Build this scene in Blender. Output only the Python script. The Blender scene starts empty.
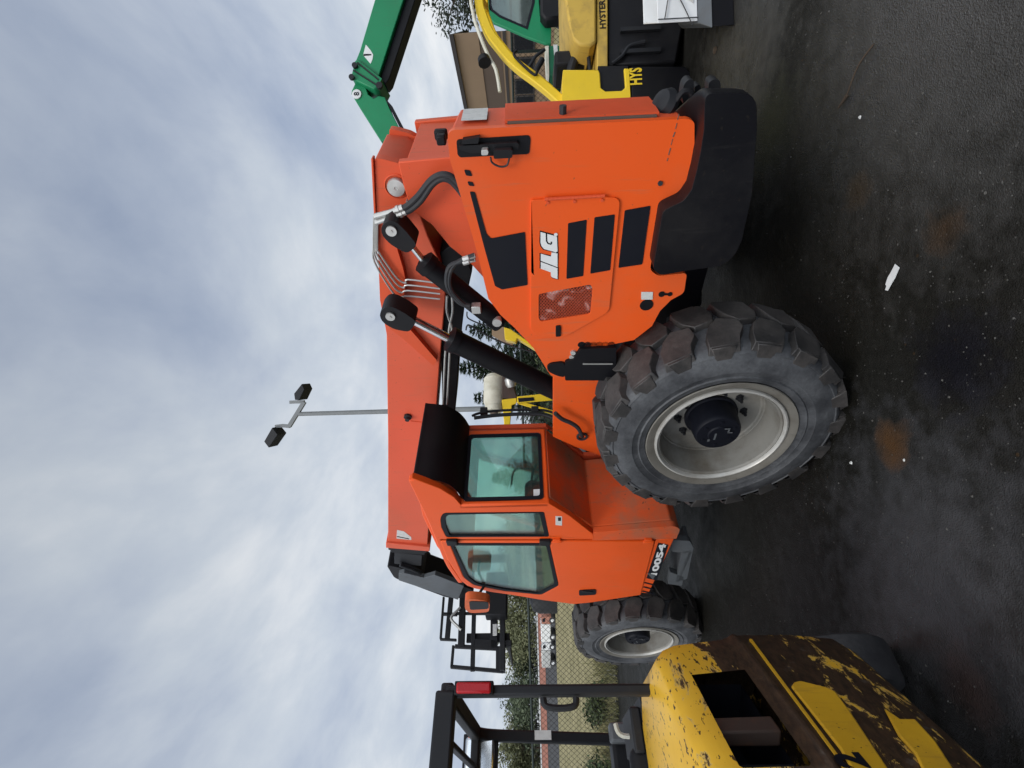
import bpy, math, random
from mathutils import Vector, Matrix, geometry
random.seed(7)
R = math.radians
scene = bpy.context.scene
col = scene.collection

# ------------------------------------------------------------------ camera model
FPX = 500.0; PIT = R(1.97); ROL = R(1.7); EYE = Vector((0, 0, 1.68))
_r = Vector((1, 0, 0)); FWD = Vector((0, math.cos(PIT), math.sin(PIT))); _u = Vector((0, -math.sin(PIT), math.cos(PIT)))
RGT = _r*math.cos(ROL) - _u*math.sin(ROL); UPV = _u*math.cos(ROL) + _r*math.sin(ROL)
def ray(x, y): return FWD + RGT*((384-y)/FPX) + UPV*((512-x)/FPX)
def wz(x, y, z=0.0):
    d = ray(x, y); return EYE + d*((z-EYE.z)/d.z)
def wy(x, y, Y):
    d = ray(x, y); return EYE + d*(Y/d.y)
def wx(x, y, X):
    d = ray(x, y); return EYE + d*(X/d.x)
# telehandler frame: x forward, y left, z up
TH = R(180-45.5)
TF = Vector((math.cos(TH), math.sin(TH), 0)); TL = Vector((-math.sin(TH), math.cos(TH), 0))
TO = Vector((-.31, 2.83, 0)) - TL*1.25
def tl(P):
    d = P-TO; return Vector((d.dot(TF), d.dot(TL), P.z))
def ty(c, pts):                      # measured outline -> points on the machine's plane y = c
    out = []
    for x, y in pts:
        d = ray(x, y); t = (c-(EYE-TO).dot(TL))/d.dot(TL); out.append(tl(EYE+d*t))
    return out
def tx(c, pts):
    out = []
    for x, y in pts:
        d = ray(x, y); t = (c-(EYE-TO).dot(TF))/d.dot(TF); out.append(tl(EYE+d*t))
    return out
def xz(c, pts): return [(p.x, p.z) for p in ty(c, pts)]

# ------------------------------------------------------------------ materials
def newmat(name):
    m = bpy.data.materials.new(name); m.use_nodes = True
    nt = m.node_tree; b = nt.nodes['Principled BSDF']
    return m, nt, b
def nd(nt, t, **k):
    n = nt.nodes.new(t)
    for a, v in k.items():
        if a in n.inputs.keys() if hasattr(n, 'inputs') else False: n.inputs[a].default_value = v
        else: setattr(n, a, v)
    return n
def ramp(nt, src, stops):
    r = nt.nodes.new('ShaderNodeValToRGB'); e = r.color_ramp.elements
    while len(e) < len(stops): e.new(.5)
    for i, (p, c) in enumerate(stops):
        e[i].position = p; e[i].color = (c, c, c, 1) if isinstance(c, (int, float)) else (*c, 1)
    nt.links.new(src, r.inputs[0]); return r
def noise(nt, scale, detail=6, rough=.6, coord=None, dist=0.0):
    n = nt.nodes.new('ShaderNodeTexNoise'); n.inputs['Scale'].default_value = scale
    n.inputs['Detail'].default_value = detail; n.inputs['Roughness'].default_value = rough
    n.inputs['Distortion'].default_value = dist
    if coord: nt.links.new(coord, n.inputs['Vector'])
    return n
def mixc(nt, fac, a, b, mode='MIX'):
    m = nt.nodes.new('ShaderNodeMix'); m.data_type = 'RGBA'; m.blend_type = mode
    for i, v in ((0, fac), (6, a), (7, b)):
        if isinstance(v, (int, float)): m.inputs[i].default_value = v
        elif isinstance(v, tuple): m.inputs[i].default_value = (*v, 1)
        else: nt.links.new(v, m.inputs[i])
    return m.outputs[2]
def mth(nt, op, a, b=None, clamp=False):
    m = nt.nodes.new('ShaderNodeMath'); m.operation = op; m.use_clamp = clamp
    for i, v in enumerate((a, b)):
        if v is None: continue
        if isinstance(v, (int, float)): m.inputs[i].default_value = v
        else: nt.links.new(v, m.inputs[i])
    return m.outputs[0]
def bump(nt, b, h, strength=.3, dist=.01):
    n = nt.nodes.new('ShaderNodeBump'); n.inputs['Strength'].default_value = strength; n.inputs['Distance'].default_value = dist
    nt.links.new(h, n.inputs['Height']); nt.links.new(n.outputs[0], b.inputs['Normal'])
def objco(nt): return nt.nodes.new('ShaderNodeTexCoord').outputs['Object']
def paint(name, c, rough=.4, dirt=.25, dirtc=(.12, .09, .06), scale=3.0, coat=.0, metal=0.0, var=.12, wear=0.0, wearc=(.09, .04, .02), spec=.3, lo=.48):
    m, nt, b = newmat(name); co = objco(nt)
    n1 = noise(nt, scale, 8, .65, co); n2 = noise(nt, scale*9, 5, .6, co); n3 = noise(nt, scale*.6, 3, .5, co)
    f = ramp(nt, n1.outputs[0], [(lo, 0.0), (lo+.28, dirt)])
    cv = mixc(nt, ramp(nt, n3.outputs[0], [(.3, 0.0), (.7, 1.0)]).outputs[0], c, tuple(x*(1-var) for x in c))
    cc = mixc(nt, f.outputs[0], cv, dirtc)
    if wear:
        w = ramp(nt, n2.outputs[0], [(.70-wear*.1, 0.0), (.73-wear*.1, 1.0)])
        cc = mixc(nt, w.outputs[0], cc, wearc)
    nt.links.new(cc, b.inputs['Base Color'])
    rr = nt.nodes.new('ShaderNodeMapRange'); rr.inputs[3].default_value = max(.05, rough-.1); rr.inputs[4].default_value = min(1, rough+.22)
    nt.links.new(n1.outputs[0], rr.inputs[0]); nt.links.new(rr.outputs[0], b.inputs['Roughness'])
    b.inputs['Metallic'].default_value = metal; b.inputs['Specular IOR Level'].default_value = spec
    if dirt > .1 and metal == 0 and rough < .6:      # thin run-down streaks and specks of grime
        mp = nt.nodes.new('ShaderNodeMapping'); mp.inputs['Scale'].default_value = (14, 14, 1.3); nt.links.new(co, mp.inputs[0])
        n4 = noise(nt, 2.2, 5, .6, mp.outputs[0]); n5 = noise(nt, 48, 2, .5, co)
        cc = mixc(nt, ramp(nt, n4.outputs[0], [(.60, 0.0), (.78, min(.5, dirt*1.4))]).outputs[0], cc, dirtc)
        cc = mixc(nt, ramp(nt, n5.outputs[0], [(.72, 0.0), (.76, min(.6, dirt*2))]).outputs[0], cc, tuple(x*.5 for x in dirtc))
        nt.links.new(cc, b.inputs['Base Color'])
    b.inputs['Coat Weight'].default_value = coat; b.inputs['Coat Roughness'].default_value = .15
    bump(nt, b, n2.outputs[0], .05, .004)
    return m
M = {}
M['orange'] = paint('orange_paint', (.80, .100, .014), .36, .34, (.36, .15, .075), 1.3, .0, spec=.26)
M['orange_old'] = paint('orange_frame_paint', (.70, .096, .034), .42, .36, (.28, .10, .05), 1.5, .0, spec=.22)
M['orange_boom'] = paint('orange_boom_paint', (.69, .116, .056), .45, .34, (.32, .13, .08), 1.5, .0, spec=.22)
M['black'] = paint('black_paint', (.0045, .0045, .0065), .5, .3, (.018, .017, .016), 2.5, spec=.22)
M['decal'] = paint('black_decal', (.006, .007, .012), .5, .2, (.016, .016, .016), 4, spec=.2)
M['charcoal'] = paint('charcoal_steel', (.014, .015, .018), .5, .4, (.035, .033, .03), 4, spec=.28)
M['steel_grey'] = paint('grey_steel', (.10, .11, .12), .45, .4, (.08, .07, .06), 5)
M['silver'] = paint('silver_rim', (.235, .228, .208), .48, .8, (.085, .065, .04), 4.5, 0, .1)
M['zinc'] = paint('zinc_fitting', (.52, .52, .50), .35, .3, (.2, .18, .15), 10, 0, .6)
M['chrome'] = paint('chrome_rod', (.72, .73, .74), .14, .05, (.3, .3, .3), 5, 0, 1.0)
M['hose'] = paint('rubber_hose', (.03, .032, .036), .5, .3, (.08, .075, .07), 12)
M['white'] = paint('white_decal', (.74, .75, .75), .45, .12, (.45, .44, .42), 8)
M['sticker'] = paint('white_sticker', (.62, .62, .60), .5, .5, (.32, .31, .30), 40)
M['red_lens'] = paint('red_lens', (.42, .012, .018), .22, .2, (.25, .03, .03), 14)
M['grey_post'] = paint('grey_pole_paint', (.22, .23, .235), .55, .2, (.15, .15, .14), 2)
M['yellow'] = paint('clean_yellow_paint', (.80, .55, .025), .38, .15, (.45, .30, .06), 3)
M['yellow_dirty'] = paint('dirty_yellow_plastic', (.56, .37, .07), .5, .75, (.22, .15, .06), 5)
M['green'] = paint('green_paint', (.008, .21, .085), .40, .25, (.05, .10, .06), 2)
M['green_dark'] = paint('dark_green_paint', (.008, .12, .055), .4, .25, (.03, .06, .04), 2)
M['tank'] = paint('cream_tank_paint', (.62, .60, .50), .5, .6, (.36, .32, .22), 6)
M['tan'] = paint('tan_wall', (.27, .19, .125), .8, .2, (.2, .15, .1), 1)
M['brown'] = paint('brown_wall', (.115, .085, .068), .8, .2, (.09, .07, .06), 1)
M['roof_dark'] = paint('dark_roof', (.05, .045, .045), .7, .2, (.04, .04, .04), 1)
M['seat'] = paint('black_vinyl', (.008, .008, .010), .5, .3, (.025, .025, .025), 6, spec=.25)
M['muddy'] = paint('muddy_orange_paint', (.72, .100, .022), .55, .8, (.22, .15, .095), 3.0, 0, 0, .2, .30, (.10, .065, .04), spec=.2, lo=.40)
M['lip'] = paint('rim_lip', (.50, .49, .46), .38, .5, (.2, .17, .13), 6, 0, .3)
M['flange'] = paint('rim_flange', (.17, .16, .14), .55, .7, (.08, .07, .055), 6)
M['brick'] = paint('pink_brick', (.42, .19, .14), .85, .5, (.30, .16, .12), .6)
M['galv'] = paint('galvanised_wire', (.022, .022, .020), .5, .3, (.1, .09, .08), 6, 0, .5)
M['rail_green'] = paint('dark_green_rail', (.015, .025, .022), .5, .3, (.03, .03, .03), 6)
M['orange_cap'] = paint('orange_mirror_cap', (.66, .12, .03), .4, .3, (.2, .09, .05), 8)

def tyre_mat(name, c, dust, k):
    m, nt, b = newmat(name); co = objco(nt)
    n1 = noise(nt, 5, 7, .65, co); n2 = noise(nt, 60, 4, .6, co)
    f = ramp(nt, n1.outputs[0], [(.40, 0.0), (.60, k)])
    g = ramp(nt, n2.outputs[0], [(.3, .6), (.7, 1.15)])
    cc = mixc(nt, f.outputs[0], c, dust)
    cc = mixc(nt, .6, cc, g.outputs[0], 'MULTIPLY')
    nt.links.new(cc, b.inputs['Base Color']); b.inputs['Roughness'].default_value = .62
    bump(nt, b, n2.outputs[0], .25, .006); return m
M['tyre'] = tyre_mat('dusty_tyre_rubber', (.036, .038, .043), (.105, .110, .118), .7)
M['tread'] = tyre_mat('tread_rubber', (.022, .021, .021), (.074, .066, .062), .7)
M['solid_tyre'] = tyre_mat('black_tyre_rubber', (.022, .022, .025), (.05, .05, .052), .6)

def glass_mat(name, tint, refl=.06, haze=0.0):
    m, nt, b = newmat(name); nt.nodes.remove(b)
    out = nt.nodes['Material Output']
    t = nt.nodes.new('ShaderNodeBsdfTransparent'); t.inputs[0].default_value = (*tint, 1)
    g = nt.nodes.new('ShaderNodeBsdfGlossy'); g.inputs['Roughness'].default_value = .03; g.inputs['Color'].default_value = (.85, .95, .92, 1)
    d = nt.nodes.new('ShaderNodeBsdfDiffuse'); d.inputs[0].default_value = (.30, .36, .34, 1)
    lw = nt.nodes.new('ShaderNodeLayerWeight'); lw.inputs[0].default_value = .25
    f = mth(nt, 'ADD', mth(nt, 'MULTIPLY', lw.outputs['Fresnel'], .8), refl, True)
    mx = nt.nodes.new('ShaderNodeMixShader'); nt.links.new(f, mx.inputs[0]); nt.links.new(t.outputs[0], mx.inputs[1]); nt.links.new(g.outputs[0], mx.inputs[2])
    mx2 = nt.nodes.new('ShaderNodeMixShader'); n = noise(nt, 6, 6, .6, objco(nt))
    nt.links.new(ramp(nt, n.outputs[0], [(.35, haze*.4), (.7, haze)]).outputs[0], mx2.inputs[0])
    nt.links.new(mx.outputs[0], mx2.inputs[1]); nt.links.new(d.outputs[0], mx2.inputs[2])
    nt.links.new(mx2.outputs[0], out.inputs[0]); return m
M['glass'] = glass_mat('cab_glass', (.84, .97, .93), .03, .05)
M['thin_glass'] = glass_mat('thin_glass', (.84, .96, .93), .0, .03)
M['dark_glass'] = glass_mat('dark_glass', (.22, .30, .28), .08, .2)
M['mirror'] = paint('mirror_glass', (.75, .78, .80), .05, 0, (.3, .3, .3), 3, 0, 1.0)

def leaf_mat(name, c1, c2):
    m, nt, b = newmat(name); co = objco(nt)
    n1 = noise(nt, 1.2, 4, .6, co); n2 = noise(nt, 14, 3, .6, co)
    cc = mixc(nt, ramp(nt, n1.outputs[0], [(.35, 0.0), (.68, 1.0)]).outputs[0], c1, c2)
    cc = mixc(nt, .7, cc, ramp(nt, n2.outputs[0], [(.3, .55), (.7, 1.25)]).outputs[0], 'MULTIPLY')
    nt.links.new(cc, b.inputs['Base Color']); b.inputs['Roughness'].default_value = .7
    return m
M['conifer'] = leaf_mat('conifer_needles', (.018, .040, .020), (.055, .085, .045))
M['leaf'] = leaf_mat('olive_leaves', (.035, .058, .018), (.085, .105, .032))
M['leaf_dark'] = leaf_mat('dark_leaves', (.016, .028, .018), (.045, .060, .040))
M['bush'] = leaf_mat('bush_leaves', (.022, .050, .015), (.070, .11, .030))
M['leaf_far'] = leaf_mat('far_olive_leaves', (.10, .115, .048), (.19, .19, .095)); M['leaf_far2'] = leaf_mat('far_green_leaves', (.065, .095, .055), (.14, .165, .09))
M['grass'] = leaf_mat('dry_grass', (.11, .115, .04), (.25, .22, .10))
M['bark'] = paint('bark', (.07, .05, .035), .9, .4, (.04, .03, .02), 6)

def rust_mat():
    m, nt, b = newmat('peeling_yellow_paint')
    geo = nt.nodes.new('ShaderNodeNewGeometry'); pos = geo.outputs['Position']
    sep = nt.nodes.new('ShaderNodeSeparateXYZ'); nt.links.new(pos, sep.inputs[0])
    mp = nt.nodes.new('ShaderNodeMapping'); mp.inputs['Scale'].default_value = (1, .55, 1.5); nt.links.new(pos, mp.inputs[0])
    n1 = noise(nt, 10, 10, .72, mp.outputs[0], .6); n2 = noise(nt, 34, 5, .7, mp.outputs[0]); n3 = noise(nt, 2.2, 4, .6, pos)
    # more bare metal in the bumped band around the waist and along the bottom edge
    band = ramp(nt, mth(nt, 'MULTIPLY', sep.outputs['Z'], .75), [(.15, .22), (.34, .26), (.42, .17), (.56, .34), (.66, .50), (.735, .16), (.81, .0), (.90, -.02)])
    band.color_ramp.interpolation = 'B_SPLINE'
    s = mth(nt, 'ADD', mth(nt, 'ADD', mth(nt, 'ADD', mth(nt, 'MULTIPLY', n1.outputs[0], 1.3), -.16), mth(nt, 'MULTIPLY', n2.outputs[0], .20)), band.outputs[0])
    mask = ramp(nt, s, [(.72, 0.0), (.775, 1.0)])
    edge = ramp(nt, s, [(.70, 0.0), (.735, .7), (.76, 0.0)])
    yel = mixc(nt, ramp(nt, n3.outputs[0], [(.3, 0.0), (.7, 1.0)]).outputs[0], (.74, .44, .030), (.60, .34, .03))
    rust = mixc(nt, ramp(nt, n2.outputs[0], [(.35, 0.0), (.65, 1.0)]).outputs[0], (.020, .013, .008), (.058, .033, .018))
    rust = mixc(nt, ramp(nt, noise(nt, 16, 4, .6, pos).outputs[0], [(.62, 0.0), (.75, .5)]).outputs[0], rust, (.12, .11, .10))
    c = mixc(nt, mask.outputs[0], yel, rust)
    c = mixc(nt, edge.outputs[0], c, (.55, .40, .16))
    sp = ramp(nt, noise(nt, 42, 3, .6, mp.outputs[0]).outputs[0], [(.605, 0.0), (.635, 1.0)])
    c = mixc(nt, sp.outputs[0], c, (.05, .03, .015))
    nt.links.new(c, b.inputs['Base Color'])
    rr = nt.nodes.new('ShaderNodeMapRange'); b.inputs['Specular IOR Level'].default_value = .25; rr.inputs[3].default_value = .36; rr.inputs[4].default_value = .6
    nt.links.new(mask.outputs[0], rr.inputs[0]); nt.links.new(rr.outputs[0], b.inputs['Roughness'])
    hh = mth(nt, 'SUBTRACT', mth(nt, 'MULTIPLY', n2.outputs[0], .3), mask.outputs[0])
    bump(nt, b, hh, .35, .006); return m
M['rust'] = rust_mat()
M['rust_steel'] = paint('rusty_steel', (.06, .04, .032), .6, .8, (.13, .055, .03), 9)

# ------------------------------------------------------------------ mesh builder
class MB:
    def __init__(s): s.v = []; s.f = []
    def add(s, vs, fs):
        o = len(s.v); s.v += [Vector(v) for v in vs]; s.f += [[i+o for i in f] for f in fs]; return s
    def hexa(s, p):
        return s.add(p, [(0, 3, 2, 1), (4, 5, 6, 7), (0, 1, 5, 4), (1, 2, 6, 5), (2, 3, 7, 6), (3, 0, 4, 7)])
    def box(s, lo, hi, m=None):
        x0, y0, z0 = lo; x1, y1, z1 = hi
        p = [Vector(q) for q in ((x0, y0, z0), (x1, y0, z0), (x1, y1, z0), (x0, y1, z0), (x0, y0, z1), (x1, y0, z1), (x1, y1, z1), (x0, y1, z1))]
        if m: p = [m @ q for q in p]
        return s.hexa(p)
    def beam(s, a, b, w, h, up=(0, 0, 1)):
        a = Vector(a); b = Vector(b); d = (b-a).normalized(); up = Vector(up)
        sd = d.cross(up)
        if sd.length < 1e-4: sd = d.cross(Vector((1, 0, 0)))
        sd.normalize(); u = sd.cross(d).normalized(); sd *= w/2; u *= h/2
        return s.hexa([a-sd-u, a+sd-u, a+sd+u, a-sd+u, b-sd-u, b+sd-u, b+sd+u, b-sd+u])
    def sweep(s, pts, w, h, up=(0, 0, 1)):                 # rectangular tube along a polyline
        pts = [Vector(p) for p in pts]; rings = []
        for i, p in enumerate(pts):
            d = (pts[min(i+1, len(pts)-1)]-pts[max(i-1, 0)]).normalized(); sd = d.cross(Vector(up))
            if sd.length < 1e-4: sd = Vector((1, 0, 0))
            sd.normalize(); u = sd.cross(d).normalized()
            rings.append([p-sd*w/2-u*h/2, p+sd*w/2-u*h/2, p+sd*w/2+u*h/2, p-sd*w/2+u*h/2])
        return s.loft(rings)
    def loft(s, rings, caps=True, closed=True):
        n = len(rings[0]); vs = [q for r in rings for q in r]; fs = []
        for i in range(len(rings)-1):
            for j in range(n if closed else n-1):
                k = (j+1) % n; fs.append((i*n+j, i*n+k, (i+1)*n+k, (i+1)*n+j))
        if caps: fs.append(tuple(range(n-1, -1, -1))); fs.append(tuple((len(rings)-1)*n+j for j in range(n)))
        return s.add(vs, fs)
    def tube(s, pts, r, n=8, caps=True):
        pts = [Vector(p) for p in pts]; rings = []; prev = None
        for i, p in enumerate(pts):
            d = (pts[min(i+1, len(pts)-1)]-pts[max(i-1, 0)])
            if d.length < 1e-9: d = Vector((0, 0, 1))
            d.normalize()
            if prev is None:
                a = d.cross(Vector((0, 0, 1)))
                if a.length < 1e-3: a = d.cross(Vector((1, 0, 0)))
            else: a = prev - d*prev.dot(d)
            a.normalize(); prev = a; b = d.cross(a); rr = r[i] if isinstance(r, (list, tuple)) else r
            rings.append([p+(a*math.cos(t)+b*math.sin(t))*rr for t in [2*math.pi*k/n for k in range(n)]])
        return s.loft(rings, caps)
    def lathe(s, prof, o, ax, n=32, caps=False, a0=0.0):    # prof: (radius, height along axis)
        o = Vector(o); ax = Vector(ax).normalized(); a = ax.cross(Vector((0, 0, 1)))
        if a.length < 1e-3: a = Vector((1, 0, 0))
        a.normalize(); b = ax.cross(a)
        return s.loft([[o+ax*h+(a*math.cos(t)+b*math.sin(t))*rr for t in [a0+2*math.pi*k/n for k in range(n)]] for rr, h in prof], caps)
    def plate(s, outer, holes, fn):                        # polygon with holes; fn(p, side) -> 3d point
        loops = [list(outer)]+[list(h) for h in holes]
        flat = [p for l in loops for p in l]; n = len(flat)
        tris = geometry.tessellate_polygon([[Vector((p[0], p[1], 0)) for p in l] for l in loops])
        vs = [fn(p, 0) for p in flat]+[fn(p, 1) for p in flat]; fs = []
        for t in tris: fs.append(tuple(t)); fs.append(tuple(i+n for i in reversed(t)))
        o = 0
        for l in loops:
            for i in range(len(l)):
                j = (i+1) % len(l); fs.append((o+i, o+j, o+j+n, o+i+n))
            o += len(l)
        return s.add(vs, fs)
    def plate_y(s, outer, y0, y1, holes=()): return s.plate(outer, holes, lambda p, k: Vector((p[0], y1 if k else y0, p[1])))
    def plate_x(s, outer, x0, x1, holes=()): return s.plate(outer, holes, lambda p, k: Vector((x1 if k else x0, p[0], p[1])))
    def build(s, name, mat, parent=None, bevel=0, seg=2, ang=35, fix=True):
        me = bpy.data.meshes.new(name); me.from_pydata([tuple(v) for v in s.v], [], s.f)
        if fix:
            import bmesh
            bm = bmesh.new(); bm.from_mesh(me); bmesh.ops.recalc_face_normals(bm, faces=bm.faces); bm.to_mesh(me); bm.free()
        me.polygons.foreach_set('use_smooth', [True]*len(me.polygons))
        try: me.set_sharp_from_angle(angle=R(ang))
        except Exception: pass
        me.materials.append(M[mat] if isinstance(mat, str) else mat)
        o = bpy.data.objects.new(name, me); col.objects.link(o)
        if parent: o.parent = parent
        if bevel:
            b = o.modifiers.new('bevel', 'BEVEL'); b.width = bevel; b.segments = seg; b.limit_method = 'ANGLE'; b.angle_limit = R(40); b.harden_normals = False
        return o
def fillet(pts, r, n=4):
    out = []; m = len(pts)
    for i in range(m):
        p = Vector(pts[i]); a = Vector(pts[i-1])-p; b = Vector(pts[(i+1) % m])-p
        la, lb = a.length, b.length
        if la < 1e-6 or lb < 1e-6: continue
        a /= la; b /= lb
        if a.dot(b) < -.985: out.append(tuple(p)); continue
        rr = r[i] if isinstance(r, (list, tuple)) else r
        d = min(rr, la*.45, lb*.45)
        if d < 1e-4: out.append(tuple(p)); continue
        p0 = p+a*d; p1 = p+b*d
        for k in range(n+1):
            t = k/n; out.append(tuple(p0*(1-t)**2+p*2*t*(1-t)+p1*t*t))
    return out
def smooth_pts(pts, n=6):
    pts = [Vector(p) for p in pts]; out = []
    for i in range(len(pts)-1):
        p0 = pts[max(i-1, 0)]; p1 = pts[i]; p2 = pts[i+1]; p3 = pts[min(i+2, len(pts)-1)]
        for k in range(n):
            t = k/n
            out.append(.5*((2*p1)+(p2-p0)*t+(2*p0-5*p1+4*p2-p3)*t*t+(3*p1-p0-3*p2+p3)*t**3))
    out.append(pts[-1]); return out
def empty(name, loc=(0, 0, 0), rz=0):
    o = bpy.data.objects.new(name, None); col.objects.link(o); o.location = loc; o.rotation_euler = (0, 0, rz); o.empty_display_size = .2
    return o
def tag(o, label=None, cat=None, group=None, kind=None):
    for k, v in (('label', label), ('category', cat), ('group', group), ('kind', kind)):
        if v: o[k] = v
    return o
def text_mesh(name, s, mat, parent, fn, height, bold=.0, italic=0.0, width=None):
    cu = bpy.data.curves.new(name, 'FONT'); cu.body = s; cu.size = 1; cu.offset = bold; cu.shear = italic; cu.resolution_u = 3
    ob = bpy.data.objects.new(name, cu); col.objects.link(ob)
    dg = bpy.context.evaluated_depsgraph_get(); me = bpy.data.meshes.new_from_object(ob.evaluated_get(dg))
    bpy.data.objects.remove(ob)
    xs = [v.co.x for v in me.vertices]; ys = [v.co.y for v in me.vertices]
    x0, x1, y0, y1 = min(xs), max(xs), min(ys), max(ys); k = height/(y1-y0); kx = (width/(x1-x0)) if width else k
    for v in me.vertices: v.co = fn((v.co.x-x0)*kx, (v.co.y-y0)*k)
    me.materials.append(M[mat]); o = bpy.data.objects.new(name, me); col.objects.link(o)
    if parent: o.parent = parent
    return o

# ------------------------------------------------------------------ TELEHANDLER
tele = tag(empty('telehandler', TO, TH), 'large orange telescopic handler with closed cab, long boom and black rear counterweight', 'telehandler')

# --- chassis
c = MB()
c.box((-1.1, -.33, .55), (3.75, .33, 1.02))
c.box((-.55, -.30, 1.02), (3.3, .12, 1.16))
chassis = c.build('chassis', 'black', tele, .012)
c = MB()
for x in (0, 3.43):
    c.box((x-.11, -.92, .50), (x+.11, .92, .74)); c.lathe([(.05, -.16), (.19, -.10), (.21, 0), (.19, .10), (.05, .16)], (x-.02, 0, .62), (1, 0, 0), 16)
c.build('axle', 'charcoal', tele, .015)
# side plate above the rear wheel, between hood and cab
pl = [(-.35, 1.02), (.98, 1.02), (1.10, 1.40), (.62, 1.70), (-.05, 1.56), (-.35, 1.5)]
pts = xz(.55, [(553, 371), (600, 376), (640, 380), (640, 470), (575, 447), (553, 437)])
side = MB().plate_y(pts, .51, .55).build('side_plate', 'orange', tele, .006)
h = ty(.552, [(582, 436)])[0]
MB().lathe([(.045, 0), (.045, .012), (.03, .014), (.03, -.02)], h, (0, 1, 0), 16).build('hose_grommet', 'hose', side)
hp = ty(.62, [(582, 436), (578, 428), (571, 423), (562, 419), (555, 413)])
c = MB().tube(smooth_pts([h+Vector((0, -.01, 0))]+hp), .016, 8); c.build('hose', 'hose', side)

# --- rear hood (left pod)
HY = 1.0
outl = [(447, 133), (690, 111.5), (694.5, 122), (694.5, 149), (691, 177), (686, 196), (677, 203), (663, 208), (655, 240), (650, 270), (658, 276), (687, 273),
        (684, 293), (671, 300), (660, 311), (652, 326), (634, 340), (600, 347), (575, 352), (562, 378), (551, 376), (545, 366.5), (533.4, 348), (514.7, 328), (500.6, 315), (488.3, 298.6), (477, 251.5), (461, 197), (450, 160)]
hood2d = xz(HY, outl)
XR = hood2d[0][0]
hood2d[0] = (XR-.01, hood2d[0][1]); hood2d[1] = (XR-.01, hood2d[1][1])
hp2 = fillet(hood2d, [.035, .03, .02, 0, 0, .03, .03, .03, 0, .02, .02, .02, .02, 0, 0, 0, 0, 0, .03, .03, .02, 0, 0, 0, 0, 0, 0, 0, .02], 4)
hood = MB().plate_y(hp2, HY-.03, HY).build('hood', 'orange', tele, .006)
# inner volume of the hood and its swept grille face at the rear
inn = [p for p in hp2 if p[0] < -.62]
zt = max(p[1] for p in hp2)
ht = hood2d[0][1]; hb = hood2d[1][1]
g = MB()
def hr(y, x, z): return Vector((x+.085*(HY-y)/.65, y, z))
ys = (HY-.03, .92, .82, .72)
rows = []
for y in ys:
    k = (HY-y)/.65
    rows.append([hr(y, XR-.005-.03*math.sin(k*3.1), hb+.012+.02*k), hr(y, XR-.005-.03*math.sin(k*3.1), ht-.012-.04*k), hr(y, -1.0, ht-.10-.06*k), hr(y, -.72, ht-.2), hr(y, -.72, hb+.05)])
g.loft(rows)
hood_body = g.build('hood_shell', 'orange_old', hood, .01)
# ribs of the rear grille
g = MB()
nrib = 16
for i in range(nrib):
    t = .10+.80*i/(nrib-1); y = HY-.03-t*.25; k = (HY-y)/.65
    x = XR-.012-.03*math.sin(k*3.1)+.085*k
    g.box((x-.010, y-.0042, hb+.10), (x+.004, y+.0042, ht-.22))
g.build('rear_grille', 'orange_old', hood)
g = MB(); g.plate_y([(XR+.02, 1.0), (XR+.05, 1.0), (XR+.05, 1.02), (XR+.02, 1.02)], HY, HY+.003)
g = MB(); yb0, yb1 = HY-.035, .725
def rf0(y, z, off):
    k = (HY-y)/.65; return Vector((XR-.012-.03*math.sin(k*3.1)+.085*k+off, y, z))
g.loft([[rf0(y, hb+.11, -.003), rf0(y, ht-.23, -.003), rf0(y, ht-.23, .004), rf0(y, hb+.11, .004)] for y in (yb0, .9, .84, .78, yb1)]); g.build('grille_backing', 'brown', hood)
g = MB()
for (x_, y_), (x2_, y2_) in (((679, 114), (677.5, 120)), ((677, 123), (675.5, 129)), ((675, 132), (673, 137)), ((672.5, 139), (671, 145)), ((670.5, 148), (668.5, 155)), ((668, 158), (667, 161))):
    u_, v_ = ty(HY+.001, [(x_, y_), (x2_, y2_)]); g.beam(u_, v_, .002, random.uniform(.002, .005), (1, 0, 0))
g.build('scratch', 'brown', hood)
# sticker high on the rear face
y0, y1 = .93, .78
g = MB()
def rf(y, z, off=-.006):
    k = (HY-y)/.65; return Vector((XR-.012-.03*math.sin(k*3.1)+.085*k+off, y, z))
g.add([rf(y0, ht-.15), rf(y1, ht-.15), rf(y1, ht-.05), rf(y0, ht-.05)], [(0, 1, 2, 3)])
g.build('warning_sticker', 'sticker', hood)
# small lamp block on the hood's top edge
p = ty(.8, [(437, 140), (447, 140)])
g = MB().box((p[0].x-.03, .745, p[1].z), (p[0].x+.012, .78, p[1].z+.055)).box((p[0].x-.03, .80, p[1].z), (p[0].x+.012, .84, p[1].z+.04)); g.build('beacon_bracket', 'black', hood, .008)
# decals
def decal(pts, name='stripe_decal', mat='decal', y=HY+.003, r=.006, th=.002):
    return MB().plate_y(fillet(xz(y, pts), r, 3), y-th+.0005, y+.0005).build(name, mat, hood)
decal([(469.7, 191.5), (474.8, 192), (486.5, 234), (491, 238.5), (525, 232), (527.6, 285), (502, 289.5), (495, 286), (484, 246.6)])
decal([(464, 169.7), (470, 170.3), (472.3, 176.2), (466, 175.6)])
decal([(467.3, 181.4), (472.5, 182), (474.5, 186.3), (468.8, 185.6)])
q = lambda x, y: (520+x/4.267, 180+y/4.267)
decal([q(447, 130), q(557, 110), q(522, 360), q(420, 375)])
decal([q(518, 478), q(567, 478), q(566, 510), q(517, 510)], 'label_sticker', 'sticker', r=.002)
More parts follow.
